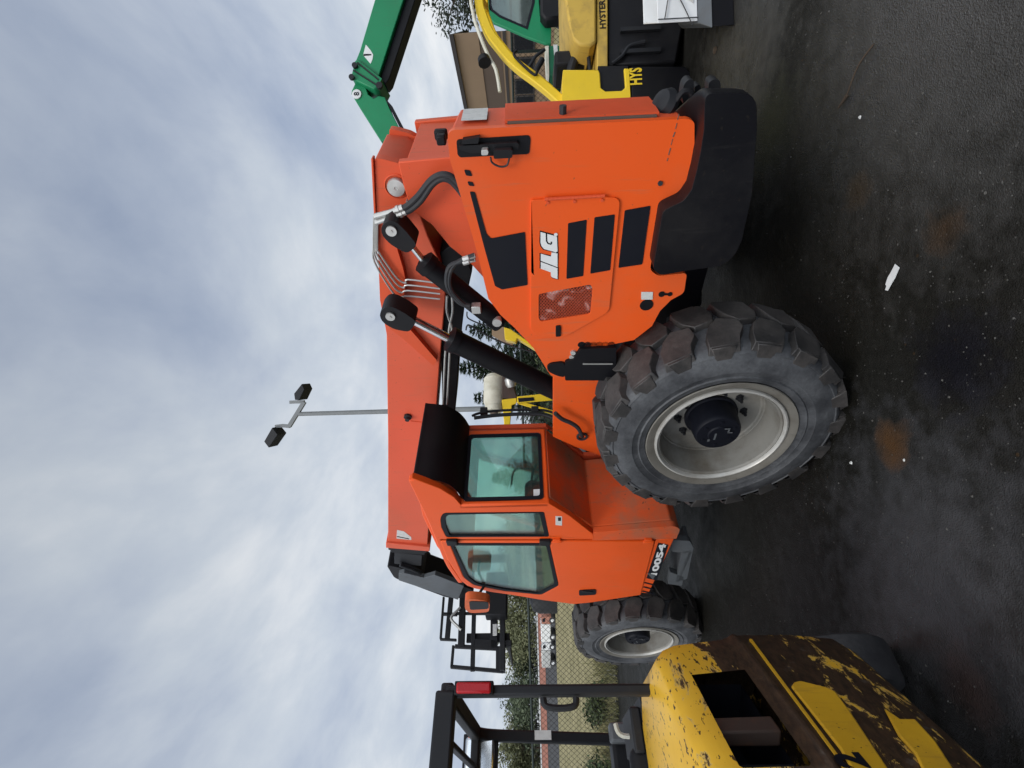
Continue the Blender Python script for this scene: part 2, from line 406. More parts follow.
# plain hole and slot low on the panel
hl = ty(HY+.001, [q(540, 533)])[0]
MB().lathe([(.033, .002), (.033, -.025)], hl, (0, 1, 0), 20, True).build('port_hole', 'black', hood)
hl = ty(HY+.001, [q(605, 487), q(640, 487)])
g = MB(); g.lathe([(.016, .002), (.016, -.02)], hl[0], (0, 1, 0), 14, True); g.lathe([(.012, .002), (.012, -.02)], hl[1], (0, 1, 0), 14, True); g.beam(hl[0], hl[1], .004, .012)
g.build('slot', 'black', hood)
# access door with hinge, logo, louvre decals and mesh window
DY = HY+.012
door2 = fillet(xz(DY, [q(48, 86), q(352, 72), q(428, 78), q(380, 562), q(192, 668), q(82, 672), q(46, 640)]), [.01, .005, .03, .03, .03, .03, .02], 4)
meshw = fillet(xz(DY, [q(80, 487), q(303, 446), q(310, 468), q(300, 572), q(90, 605), q(80, 590)]), .012, 3)
door = MB().plate_y(door2, HY-.004, DY, [meshw]).build('access_door', 'orange', hood, .004)
def offset_poly(poly, d):
    cx = sum(p[0] for p in poly)/len(poly); cz = sum(p[1] for p in poly)/len(poly); out = []
    for x, z in poly:
        v = Vector((x-cx, z-cz)); out.append((cx+v.x*(1+d/v.length), cz+v.y*(1+d/v.length)))
    return out
fm, fnt, fb = newmat('crumpled_foil'); fn_ = noise(fnt, 9, 5, .6, objco(fnt), 1.2)
fnt.links.new(ramp(fnt, fn_.outputs[0], [(.40, (.012, .010, .010)), (.54, (.06, .04, .035)), (.64, (.70, .68, .66))]).outputs[0], fb.inputs['Base Color']); fb.inputs['Roughness'].default_value = .35
MB().plate_y(offset_poly(meshw, .003), HY+.0006, HY+.0016).build('foil_backing', fm, hood)
# expanded-metal mesh
x0 = min(p[0] for p in meshw); x1 = max(p[0] for p in meshw); z0 = min(p[1] for p in meshw); z1 = max(p[1] for p in meshw)
g = MB()
def inside(p, poly):
    r_ = False
    for i in range(len(poly)):
        a, b = poly[i], poly[i-1]
        if (a[1] > p[1]) != (b[1] > p[1]) and p[0] < (b[0]-a[0])*(p[1]-a[1])/(b[1]-a[1])+a[0]: r_ = not r_
    return r_
st = .0125
for sgn in (1, -1):
    k = -60
    while k < 90:
        c0 = k*st*1.2; k += 1; seg = None
        t = 0
        while t <= 1.0001:
            x = x0+(x1-x0)*t; z = z0+c0+sgn*(x-x0)*.75
            ins = inside((x, z), meshw)
            if ins and seg is None: seg = (x, z)
            if (not ins or t >= 1) and seg is not None:
                g.beam((seg[0], HY+.007, seg[1]), (x, HY+.007, z), .0018, .0018, (0, 1, 0)); seg = None
            t += .04
g.build('mesh_grille', 'orange_old', hood)
def ddecal(pts, name='louvre_decal', mat='decal', r=.005):
    return MB().plate_y(fillet(xz(DY+.002, pts), r, 3), DY, DY+.002).build(name, mat, hood)
ddecal([q(205, 185), q(285, 170), q(270, 410), q(198, 422)]); ddecal([q(318, 160), q(405, 147), q(385, 385), q(300, 400)])
hz = ty(DY+.006, [q(105, 82), q(362, 68)])
g = MB().tube([hz[0], hz[1]], .006, 8)
for i in range(14):
    a = hz[0].lerp(hz[1], (i+.5)/14); g.lathe([(.0072, -.008), (.0072, .008)], a, hz[1]-hz[0], 8, True)
for x_, y_ in ((118, 95), (232, 90), (350, 85)): g.lathe([(.007, 0), (.007, .005)], ty(DY, [q(x_, y_)])[0], (0, 1, 0), 8, True)
g.build('door_hinge', 'orange_old', hood)
lt = xz(DY, [q(152, 620), q(174, 618), q(174, 664), q(152, 666)])
g = MB().plate_y(fillet(lt, .006, 2), DY, DY+.008); g.build('door_latch', 'black', hood, .002)
# logo lettering
ql = lambda x, y: (530+x/12.8, 225+y/12.8)
letters = [[(135, 90), (345, 150), (352, 338), (330, 352), (290, 338), (180, 308), (148, 272), (135, 225)],
           [(138, 368), (268, 405), (276, 352), (325, 358), (352, 366), (352, 540), (138, 458)],
           [(138, 472), (352, 554), (352, 692), (285, 672), (268, 655), (266, 605), (138, 560)]]
lg = MB(); lo = MB()
for L in letters:
    P = xz(DY+.004, [ql(*p) for p in L]); lg.plate_y(P, DY+.0025, DY+.004)
    lo.plate_y(offset_poly(P, .006), DY+.0005, DY+.0022)
hk = ty(DY+.0045, [ql(*p) for p in ((210, 104), (212, 205), (232, 238), (272, 246), (274, 214))])
lo2 = MB()
for a, b in zip(hk[:-1], hk[1:]): lo2.beam(a, b, .0008, .006, (1, 0, 0))
lr = ty(DY+.003, [ql(330, 122)])[0]; lg.lathe([(.008, 0), (.008, .0012)], lr, (0, 1, 0), 12, True)
lg.build('logo_letters', 'white', hood); lo.build('logo_outline', 'decal', hood); lo2.build('logo_notch', 'decal', hood)
# lamp recess near the top rear corner
q2 = lambda x, y: (425+x/6.4, 90+y/6.4)
rc = xz(HY+.004, [q2(200, 318), q2(665, 290), q2(675, 312), q2(668, 410), q2(225, 432), q2(208, 415)])
rec = MB().plate_y(fillet(rc, .012, 3), HY, HY+.004).build('lamp_recess', 'black', hood)
g = MB()
a = ty(HY+.03, [q2(240, 318), q2(350, 300), q2(340, 340), q2(235, 345)])
b = ty(HY+.02, [q2(215, 352), q2(600, 330), q2(600, 372), q2(300, 400), q2(230, 380)])
g.plate_y([(p.x, p.z) for p in a], HY+.004, HY+.035); g.plate_y(fillet([(p.x, p.z) for p in b], .01, 3), HY+.004, HY+.03)
e = ty(HY+.05, [q2(440, 378), q2(560, 372), q2(560, 425), q2(440, 432)])
g.plate_y(fillet([(p.x, p.z) for p in e], .008, 3), HY+.03, HY+.065)
g.build('rear_lamp', 'seat', hood, .005)
e = ty(HY+.06, [q2(360, 385), q2(405, 382), q2(405, 418), q2(360, 420)])
MB().plate_y(fillet([(p.x, p.z) for p in e], .006, 2), HY+.03, HY+.06).build('lamp_bulb', 'zinc', hood, .003)
w_ = smooth_pts(ty(HY+.03, [q2(420, 430), q2(430, 465), q2(480, 490), q2(525, 480), q2(540, 430)]), 5)
MB().tube(w_, .004, 6).build('lamp_wire', 'hose', hood)
# scratched crease and small studs
g = MB()
for x_, y_ in ((660, 183.0), (566, 106.5)):
    s_ = ty(HY+.001, [(x_, y_)])[0] if y_ > 110 else None
    if s_: g.lathe([(.01, 0), (.01, .008)], s_, (0, 1, 0), 8, True)
rg = rf(.92, 1.52, -.02); g.lathe([(.014, -.01), (.014, .02)], rg, (-1, 0, 0), 8, True)
g.build('bump_stop', 'hose', hood)

# --- black hinge block with ridged top, below the hood's front end
q3 = lambda x, y: (450+x/6.4, 310+y/6.4)
g = MB(); BY = 1.0
blk = xz(BY, [q3(735, 318), q3(790, 300), q3(830, 235), q3(1060, 225), q3(1060, 436), q3(735, 436)])
g.plate_y(fillet(blk, .01, 2), .88, BY+.02)
tab = xz(BY, [q3(640, 335), q3(735, 322), q3(735, 420), q3(690, 412), q3(630, 385), q3(618, 355)])
g.plate_y(fillet(tab, .03, 4), .90, BY+.015)
for i in range(6):
    a = ty(BY, [q3(842+i*38, 222)])[0]; g.lathe([(.022, -.12), (.022, 0)], a, (0, 1, 0), 10, True)
bracket = g.build('support_bracket', 'black', tele, .006)
g = MB()
for x_, y_ in ((790, 262), (782, 292)):
    a = ty(BY-.01, [q3(x_, y_)])[0]; g.lathe([(.016, -.02), (.02, 0), (.014, .02)], a, (0, 1, .2), 8, True)
a = ty(BY+.03, [q3(850, 345), q3(1040, 345)]); g.beam(a[0], a[1], .006, .006)
g.build('bracket_bolt', 'zinc', bracket)

# --- counterweight
CY = 1.09
cw = [(705, 93), (757, 93), (757, 130), (752, 195), (742, 240), (735, 256), (722, 266), (689, 270.5), (660, 275.5), (653, 269), (663, 211), (673, 206), (684, 201), (692, 189), (697, 170), (701, 150), (704, 130)]
cw2 = xz(CY, cw)
XC = cw2[0][0]
cw2 = [(max(p[0], XC-.03), p[1]) for p in cw2]
cw2 = fillet(cw2, [.03, .06, 0, 0, 0, .03, .03, .02, .03, .03, .02, .02, .02, 0, 0, 0, 0], 4)
g = MB()
rows = []
xm = max(p[0] for p in cw2)
for y in (CY, CY-.05, .99, .92, .84, .45, .10, -.2, -.95):
    k = (CY-y); row = []
    for x, z in cw2:
        t = (xm-x)/(xm-XC+.03)                     # 1 at the rear edge
        sweep = 0 if k < .06 else (.012*(k/.1) if k < .12 else .02+.62*(k-.12)/1.0 if k < 1.12 else .65)
        rowx = x+t*sweep
        if k < .04: rowx += 0
        row.append(Vector((min(rowx, xm), y, z)))
    rows.append(row)
g.loft(rows)
M['cast'] = paint('cast_black_paint', (.0045, .0045, .0065), .42, .3, (.03, .028, .026), 3, wear=.35, wearc=(.014, .012, .011), spec=.24)
cwt = g.build('counterweight', 'cast', tele, .035, 4, 30)
cwt.modifiers['bevel'].angle_limit = R(55)
# tow lugs and lamp at the rear of the counterweight
zt_ = max(p[1] for p in cw2)
def lugs(pts, y, th, name, mat, r=.012):
    return MB().plate_y(fillet(xz(y, pts), r, 3), y-th, y).build(name, mat, cwt, .006)
lugs([(682, 96), (684, 84), (689, 79), (694, 80), (694, 96), (706, 98), (706, 108), (684, 106)], .80, .06, 'tow_lug', 'charcoal')
lugs([(708, 97), (709, 82), (714, 79), (720, 80), (722, 97)], .74, .06, 'tow_lug', 'charcoal')
lugs([(694, 98), (695, 86), (700, 84), (703, 98)], .76, .05, 'tow_lug', 'seat')
g = MB(); a = ty(.86, [(668, 106)])[0]; g.lathe([(.055, 0), (.06, .02), (.045, .045), (.015, .055), (.001, .055)], a, (-.5, .3, .8), 18); g.build('tail_lamp', 'charcoal', cwt)
g = MB(); a = ty(.90, [(676, 101), (683, 92), (690, 92), (693, 100)]); g.tube(smooth_pts(a, 5), .012, 8); g.build('tow_pin', 'seat', cwt)

# --- tower
TY_ = .33
tw = xz(TY_, [(398, 162), (455, 157), (560, 152), (640, 160), (640, 330), (560, 345), (520, 320), (490, 285), (470, 263), (450, 247), (432, 225), (412, 211), (404, 188)])
g = MB(); g.plate_y(tw, TY_-.05, TY_); g.plate_y(tw, -TY_, -TY_+.05)
xr = min(p[0] for p in tw)
g.hexa([Vector(p) for p in ((xr+.02, -TY_+.06, .7), (xr+.07, -TY_+.06, .7), (xr+.07, TY_-.06, .7), (xr+.02, TY_-.06, .7),
        (xr+.02, -TY_+.06, 2.30), (xr+.07, -TY_+.06, 2.30), (xr+.07, TY_-.06, 2.30), (xr+.02, TY_-.06, 2.30))])
tower = g.build('boom_tower', 'orange_old', tele, .006)

# --- boom
BYL = .20
bp = xz(BYL, [(374, 160), (377, 230), (383, 316), (386.5, 335), (388, 440), (388, 545), (427.5, 546.5), (432, 470), (437, 402), (439.7, 362), (445.5, 296), (440, 262), (428, 236), (417, 205), (416, 186), (410, 172), (396, 162)])
boom = MB().plate_y(bp, -BYL, BYL).build('boom', 'orange_boom', tele, .008)
# bracket plate (proud) round the pivot pin and the cylinder eyes
br = xz(BYL+.05, [(375, 158), (384, 159.5), (398, 163), (407, 168), (413, 176), (416.6, 186), (415.4, 194), (410, 201), (404, 207), (399, 222), (396, 245), (403, 268), (406, 282), (404, 296), (402, 320), (437, 360.5), (433.5, 366), (402, 338), (390, 329), (383.5, 318), (380, 300), (377.5, 240)])
g = MB().plate_y(fillet(br, .012, 2), BYL-.01, BYL+.05); g.plate_y(fillet(br, .012, 2), -BYL-.05, -BYL+.01)
bplate = g.build('pivot_plate', 'orange_old', boom, .006)
top = ty(BYL+.07, [(372.5, 157), (376, 300)])
g = MB()
g.beam(ty(BYL+.04, [(373, 157)])[0], ty(BYL+.04, [(377, 240)])[0], .05, .012)
g.build('edge_rail', 'orange_old', boom, .003)
def pin(px, y, r, name='pivot_pin', mat='zinc', par=None):
    a = ty(y, [px])[0]; g = MB()
    g.lathe([(r*1.35, -.03), (r*1.35, .0), (r*1.25, .004)], a, (0, 1, 0), 24)
    o2 = g.build(name+'_collar', 'orange_old', par or boom)
    g = MB(); g.lathe([(r, 0), (r, .018), (r*.92, .024), (r*.2, .026), (r*.15, .022), (.001, .022)], a, (0, 1, 0), 24)
    g.lathe([(.006, 0), (.006, .03)], a+Vector((r*1.5, 0, -r*.9)), (0, 1, 0), 6, True)
    return g.build(name, mat, par or boom)
pin((396.7, 186.5), BYL+.055, .052)
# bolt on the boom side, rivets and load sticker
a = ty(BYL, [(408, 416)])[0]
g = MB().lathe([(.035, 0), (.035, .02), (.02, .025), (.02, .05)], a, (0, 1, 0), 8, True); g.build('wear_pad_bolt', 'charcoal', boom)
a = ty(BYL+.002, [(410.5, 421), (437, 424)])
MB().beam(a[0], a[1], .004, .006, (0, 1, 0)).build('weld_seam', 'orange_old', boom)
st_ = xz(BYL+.002, [(397, 530), (404, 531.5), (411, 537), (411.5, 540), (396.5, 538.5)])
stk = MB().plate_y(st_, BYL, BYL+.002).build('angle_sticker', 'sticker', boom)
st_ = ty(BYL+.003, [(397, 536.5), (409, 539)]); MB().beam(st_[0], st_[1], .001, .02, (0, 0, 1)).build('sticker_arrow', 'black', boom)
# end flange of the outer boom and inner section
bx = [p for p in ty(BYL, [(388, 545), (427.5, 546.5)])]
ax = (ty(BYL, [(388, 545)])[0]-ty(BYL, [(388, 440)])[0]).normalized()
nz = Vector((-ax.z, 0, ax.x))
g = MB()
def along(p, d, e=0): return p+ax*d+nz*e
def oblong(p_top, d0, d1, top, bot, yw):
    rows = []
    for d in (d0, d1):
        t = along(p_top, d, top); b_ = along(p_top, d, bot)
        rows.append([Vector((t.x, -yw, t.z)), Vector((t.x, yw, t.z)), Vector((b_.x, yw, b_.z)), Vector((b_.x, -yw, b_.z))])
    return rows
PT = bx[0]
g.loft(oblong(PT, -.10, .02, .02, -.50, BYL+.03)); g.build('boom_collar', 'orange_boom', boom, .008)
g = MB(); g.loft(oblong(PT, .02, .16, .0, -.47, BYL-.01)); g.loft(oblong(PT, .16, .30, -.02, -.45, BYL-.05)); g.build('wear_pad_block', 'seat', boom, .012)
g = MB(); g.loft(oblong(PT, .30, .62, -.07, -.42, .15)); g.build('inner_boom', 'charcoal', boom, .01)
nose = g
# drooping boom nose, coupler and hoses
N0 = along(PT, 1.0, -.2)
g = MB()
g.plate_y(fillet([(N0.x-.35, N0.z+.16), (N0.x+.05, N0.z+.14), (N0.x+.75, N0.z-.48), (N0.x+.80, N0.z-.85), (N0.x+.50, N0.z-.90), (N0.x-.1, N0.z-.30)], .06, 3), -.14, .14)
g.build('boom_nose', 'seat', boom, .01)
g = MB()
for i, yy in enumerate((.16, .19)):
    g.tube(smooth_pts([Vector((N0.x-.45, yy, N0.z-.05)), Vector((N0.x-.2, yy, N0.z-.26)), Vector((N0.x+.1, yy, N0.z-.30)), Vector((N0.x+.45, yy, N0.z-.55))]), .022, 8)
g.lathe([(.11, -.17), (.11, .17)], (N0.x-.02, 0, N0.z-.22), (0, 1, 0), 18, True)
g.build('nose_hose', 'hose', boom)
# sloping grey cover plate beside the nose
cp = ty(.24, [(398.7, 574), (398.6, 580.5), (458, 600), (464, 586), (435, 575), (424, 578), (404, 573)])
g = MB().plate_y([(p.x, p.z) for p in cp], .18, .24); g.build('coupler_plate', 'steel_grey', boom, .006)

# hydraulic pipes on the boom
P4 = []
g = MB()
for i in range(4):
    o_ = i*3.0
    a = ty(BYL+.075, [(374+i*1.2, 217+i*1.0), (373.5+i*1.3, 245+i), (374.5+i*1.5, 262-i*3.2), (391+i*2.0, 290-i*4.0), (399+i*2.4, 297-i*4.7), (408, 296-i*5.5), (440, 299-i*5.2)])
    g.tube(smooth_pts(a, 4), .0062, 6)
g.build('steel_pipe', 'zinc', boom)
g = MB()
for i in range(2):
    a = ty(BYL+.06, [(447+i*5, 296), (447+i*5.5, 312), (452-i*3, 330), (446+i*4, 345), (443+i*4, 404)]); g.tube(smooth_pts(a, 4), .0085, 6)
g.build('under_pipe', 'zinc', boom)
# black hose channel slung under the boom
ub = xz(.14, [(444, 288), (464, 303), (460, 345), (456, 404), (446, 500), (436, 500), (442, 402)])
ub = xz(.14, [(440, 252), (452, 245), (466, 258), (472, 272), (465, 303), (460, 345), (456, 404), (446, 500), (436, 500), (442, 402)])
MB().plate_y(ub, -.12, .14).build('hose_channel', 'black', boom, .008)

# hoses from the hood to the boom
g = MB(); fit = MB()
for i in range(2):
    a = ty(.42, [(399+i*3, 209.5+i*3.5), (407+i*3, 206+i*4), (418+i*3, 196+i*4.5), (430+i*2, 181+i*4), (440+i*1, 175+i*4), (449, 175.5+i*4.5), (456, 181+i*5), (463, 190+i*5)])
    g.tube(smooth_pts(a, 6), .017, 10)
    b = ty(.42, [(394+i*3.2, 211+i*4), (403+i*3, 207.5+i*4)]); fit.tube([b[0], b[0].lerp(b[1], .3), b[0].lerp(b[1], .32), b[0].lerp(b[1], .6), b[0].lerp(b[1], .62), b[1]], [.017, .017, .023, .023, .019, .019], 10)
    b = ty(.36, [(374.5+i*1.0, 216.5+i*6), (394+i*3.2, 211+i*4)]); fit.tube([b[0], b[1]], .016, 10)
hs = g.build('boom_hose', 'hose', tele)
fit.build('hose_fitting', 'zinc', hs)

# --- cylinders
def cylinder(name, eye, rod0, bar0, bar1, rb, rr, y, end_pin=None):
    e = ty(y+.07, [eye])[0]-Vector((0, .07, 0)); r0, b0, b1 = ty(y, [rod0, bar0, bar1]); d = (b1-e).normalized()
    g = MB(); g.tube([b0-d*.015, b0, b0, b0+d*.05, b0+d*.05, b1], [rb*.6, rb*.95, rb*1.12, rb*1.12, rb, rb], 20)
    o = g.build(name, 'black', tele)
    g = MB(); g.tube([e+d*.02, b0], rr, 16); g.build('piston_rod', 'chrome', o)
    g = MB(); pr = Vector((-d.z, 0, d.x))
    L = (r0-e).length
    def pt(a_, b_): v = e+d*a_+pr*b_; return (v.x, v.z)
    k = rb*.9
    poly = fillet([pt(-k*.8, -k*.7), pt(-k*.2, -k*1.05), pt(k, -k), pt(L, -k*.75), pt(L, k*.75), pt(k*.9, k*1.25), pt(-k*.3, k*1.1), pt(-k*.95, k*.4)], .03, 3)
    g.plate_y(poly, y-.07, y+.07); g.build('rod_eye', 'seat', o, .008)
    a = ty(y+.072, [eye])[0]; g = MB(); g.lathe([(.030, 0), (.030, .012), (.001, .012)], a, (0, 1, 0), 18); g.lathe([(.008, .012), (.008, .018), (.001, .018)], a, (0, 1, 0), 8); g.build('eye_pin', 'zinc', o)
    if end_pin:
        a = ty(y+.06, [end_pin])[0]; g = MB(); g.lathe([(.03, -.08), (.03, .012), (.001, .012)], a, (0, 1, 0), 18); g.build('eye_pin', 'zinc', o)
    return o
comp = cylinder('compensating_cylinder', (391.5, 230.5), (410, 246), (424, 261.5), (500, 323), .064, .019, .42, (497, 322))
lift = cylinder('lift_cylinder', (390.5, 316), (412, 323), (450, 339), (560, 392), .078, .030, .42)
g = MB()
for i in range(2):
    a = ty(.52, [(474.5, 255+i*4), (464, 259+i*2), (453-i*3, 266), (449-i*2.5, 280), (452-i*2, 292), (462-i*2, 303), (470, 308-i*2)])
    g.tube(smooth_pts(a, 6), .014, 8)
chs = g.build('cylinder_hose', 'hose', tele)
g = MB()
for i in range(2):
    b = ty(.52, [(463, 259.5+i*3.2), (475.5, 255.5+i*3.8)]); g.tube([b[0], b[0].lerp(b[1], .5), b[0].lerp(b[1], .52), b[1]], [.018, .018, .014, .014], 8)
b = ty(.5, [(468, 303), (483, 311)]); g.box((b[0].x+.01, .48, b[1].z+.01), (b[1].x-.0, .53, b[0].z-.02))
g.build('hose_fitting', 'zinc', chs, .004)
g = MB()
a = ty(.50, [(467, 312), (468, 318), (478, 323), (488, 326), (494, 330)]); g.tube(smooth_pts(a, 5), .0045, 6)
a = ty(.50, [(466, 330), (467, 326), (471, 326), (490, 337), (512, 346), (532, 352)]); g.tube(smooth_pts(a, 5), .0055, 6)
g.build('thin_hose', 'hose', chs)

# --- wheels
def wheel(name, center_face, yaw, steer_name=None):
    """wheel with its outer face at local y = 0, hub looking along +y"""
    root = empty(name); root.parent = tele; root.location = center_face; root.rotation_euler = (0, 0, yaw)
    Rs, Ro, Wd = .625, .670, .37
    t = MB()
    prof = [(.34, -.06), (.375, -.022), (.405, -.010), (.412, .000), (.43, .004), (.445, 0.012), (.452, .006), (.48, .013), (.486, .018), (.520, .018), (.56, .010), (.586, -.001), (.591, .004), (.596, .001), (.614, -.012), (.626, -.035),
            (.628, -.09), (.632, -Wd/2), (.628, -Wd+.09), (.626, -Wd+.035), (.612, -Wd+.012), (.53, -Wd-.006), (.47, -Wd-.012), (.40, -Wd+.004), (.355, -Wd+.035)]
    t.lathe(prof, (0, 0, 0), (0, 1, 0), 72)
    ty_ = t.build('tyre', 'tyre', root)
    # tread lugs: two staggered rows of chunky blocks
    g = MB(); N = 19
    def cyl(a, y, r): return Vector((math.cos(a)*r, y, math.sin(a)*r))
    for sd in (0, 1):
        for i in range(N):
            a0 = 2*math.pi*(i+.5*sd)/N; s = 2*math.pi/N
            def Y(v): return -v if sd == 0 else -Wd+v
            # outline in (angle, depth from shoulder): wide shoulder block, bent towards the middle
            ol = [(-.43, -.004), (.27, -.004), (.32, .05), (.50, .115), (.44, .178), (-.02, .20), (-.26, .15), (-.40, .08)]
            jit = random.uniform(-.02, .02)
            topv = [cyl(a0+(p[0]*.93+jit)*s, Y(p[1]+(.012 if p[1] < .03 else 0)), Ro-(.018 if p[1] < .03 else 0)+random.uniform(-.003, .003)) for p in ol]
            botv = [cyl(a0+(p[0]*1.06+jit)*s, Y(p[1]), .575) for p in ol]
            n = len(ol)
            botv = [cyl(a0+(p[0]*1.06+jit)*s, Y(p[1]), .61) for p in ol]; g.add(botv+topv, [tuple(range(n, 2*n))]+[(k, (k+1) % n, n+(k+1) % n, n+k) for k in range(n)])
            # rib running down the shoulder
            sb = [cyl(a0+(p)*s, Y(-.006), r) for p, r in ((-.36, .648), (.20, .648), (.10, .56), (-.26, .56))]
            sb2 = [cyl(a0+(p)*s, Y(.03), r) for p, r in ((-.36, .648), (.20, .648), (.10, .56), (-.26, .56))]
            g.add(sb+sb2, [(0, 1, 2, 3), (0, 1, 5, 4), (1, 2, 6, 5), (2, 3, 7, 6), (3, 0, 4, 7)])
    g.build('tread', 'tread', root, .0035, 1)
    r_ = MB()
    r_.lathe([(.338, -.012), (.330, -.008), (.322, -.02), (.318, -.05), (.312, -.09), (.300, -.13), (.299, -.172), (.292, -.174), (.288, -.186), (.280, -.192), (.20, -.19), (.16, -.185), (.001, -.185)], (0, 0, 0), (0, 1, 0), 56)
    rim = r_.build('rim', 'silver', root, 0, 2, 22)
    fl = MB(); fl.lathe([(.36, -.05), (.395, -.012), (.408, .004), (.404, .010), (.380, .004), (.362, -.008), (.350, -.018)], (0, 0, 0), (0, 1, 0), 56); fl.build('rim_flange', 'flange', root)
    fl = MB(); fl.lathe([(.354, -.022), (.358, -.004), (.354, .006), (.346, .008), (.340, .002), (.336, -.014)], (0, 0, 0), (0, 1, 0), 56); fl.build('rim_lip', 'lip', root)
    for i in range(10):
        a = 2*math.pi*i/10+.2; p = Vector((math.cos(a)*.185, -.19, math.sin(a)*.185)); nb = MB()
        nb.lathe([(.024, 0), (.024, .006), (.016, .008), (.016, .026), (.009, .028), (.009, .045), (.001, .045)], p, (0, 1, 0), 6)
        nb.build('wheel_nut', 'charcoal', root)
    hb_ = MB(); hb_.lathe([(.150, -.19), (.150, -.165), (.138, -.16), (.132, -.10), (.128, -.05), (.122, -.035), (.118, -.03), (.06, -.028), (.055, -.02), (.001, -.02)], (0, 0, 0), (0, 1, 0), 32)
    for i in range(6):
        a = 2*math.pi*i/6; hb_.lathe([(.009, -.03), (.009, -.022), (.001, -.022)], (math.cos(a)*.09, 0, math.sin(a)*.09), (0, 1, 0), 8)
    hb_.build('hub', 'decal', root, 0, 2, 30)
    mk = MB()
    for dx, dz, w, hh, an in ((.01, .02, .05, .010, .5), (-.035, -.045, .03, .009, -.3), (-.05, -.035, .009, .03, .2), (-.02, -.055, .008, .026, .1), (.04, .05, .018, .012, .2)):
        mk.box((dx-w/2, -.0175, dz-hh/2), (dx+w/2, -.0165, dz+hh/2))
    mk.build('hub_marking', 'steel_grey', root)
    return root
RF = tl(Vector((-.31, 2.83, 0))); FF = tl(Vector((-2.71, 5.28, 0)))
yawR = R(-4.3); yawF = R(-3.0)
w0 = wheel('wheel', (RF.x, RF.y+.03, .632), -yawR)
def copy_tree(o, parent=None):
    c_ = o.copy(); col.objects.link(c_); c_.parent = parent
    for ch in list(o.children): copy_tree(ch, c_)
    return c_
def place_wheel(loc, rz):
    w = copy_tree(w0, tele); w.location = loc; w.rotation_euler = (0, rz[1], rz[0]); return w
place_wheel((FF.x, FF.y+.04, .618), (-yawF, .35))
place_wheel((0, -1.25, .648), (math.pi-yawR, .2)); place_wheel((3.43, -1.25, .648), (math.pi-yawF, .7))

# --- cab
CL = 1.10
cab = empty('cab'); cab.parent = tele
sp = xz(CL, [(411.5, 478), (420, 481), (440, 488.5), (454, 497), (462, 506.5), (549, 503.5), (570, 516), (593, 534), (594, 539.3), (439, 539.3), (432, 521)])
qw = xz(CL, [(443.5, 513), (544, 512), (549, 536.5), (446.5, 537), (441.5, 527), (440.5, 518)])
g = MB().plate_y(sp, CL-.05, CL, [fillet(qw, [.03, .02, .02, .02, .02, .03], 3)])
side_panel = g.build('side_panel', 'orange', cab, .008)
def glass_y(name, poly, y, mat='glass'): return MB().plate_y(poly, y-.003, y+.003).build(name, mat, cab)
def gasket(poly, y, wd, name='window_seal', mat='decal'):
    return MB().plate_y(poly, y-.008, y+.006, [offset_poly(poly, -wd)]).build(name, mat, cab)
qwf = fillet(qw, [.03, .02, .02, .02, .02, .03], 3)
gasket(qwf, CL-.004, .035); glass_y('quarter_window', offset_poly(qwf, -.02), CL-.012)
# door
dr = xz(CL, [(655, 541), (440, 541), (447, 559), (454, 570), (461, 580.6), (467, 585.5), (475, 588.5), (492, 592), (511, 594.7), (542.5, 600), (573.8, 604), (590, 602.5), (611, 599.3), (641, 594.7)])
dw = xz(CL, [(450, 543), (549, 543), (558.5, 585), (541, 594.2), (505, 590.5), (474, 584.5), (464, 577)])
dwf = fillet(dw, [.03, .03, .03, .03, 0, .04, .04], 3)
g = MB().plate_y(dr, CL-.045, CL+.004, [dwf]); dooro = g.build('cab_door', 'orange', cab, .010)
gasket(dwf, CL, .04); glass_y('door_window', offset_poly(dwf, -.03), CL-.006)
gp = ty(CL, [(440, 540.2), (655, 540.2)]); MB().box((gp[0].x-.008, CL-.05, gp[1].z), (gp[0].x+.008, CL-.012, gp[0].z)).build('door_gap', 'decal', cab)
for px in ((452, 541), (545, 541)):
    a = ty(CL+.01, [px])[0]; MB().box((a.x-.025, CL-.003, a.z-.045), (a.x+.05, CL+.03, a.z+.045)).build('glass_hinge', 'seat', cab, .008)
for px in ((556.5, 541), (648, 541)):
    a = ty(CL+.01, [px])[0]; g = MB().box((a.x-.03, CL-.003, a.z-.03), (a.x+.03, CL+.018, a.z+.03)); g.lathe([(.014, -.04), (.014, .04)], (a.x, CL+.016, a.z), (0, 0, 1), 8, True); g.build('door_hinge', 'orange', cab, .004)
hd = xz(CL+.01, [(579, 590.5), (596, 589.5), (596, 594.5), (579, 595.5)])
MB().plate_y(fillet(hd, .025, 3), CL+.003, CL+.014).build('door_handle', 'decal', cab, .004)
a = ty(CL+.02, [(582, 591.5), (593, 592.5)]); MB().beam(a[0], a[1], .006, .022, (0, 0, 1)).build('handle_lever', 'charcoal', cab, .003)
a = xz(CL+.001, [(555.5, 516), (562, 516.5), (562, 525.5), (555.5, 525)])
MB().plate_y(a, CL+.0005, CL+.002).build('square_sticker', 'sticker', cab)
a = xz(CL+.003, [(558, 517.5), (561, 517.5), (561, 521), (558, 521)]); MB().plate_y(a, CL+.002, CL+.003).build('sticker_print', 'decal', cab)
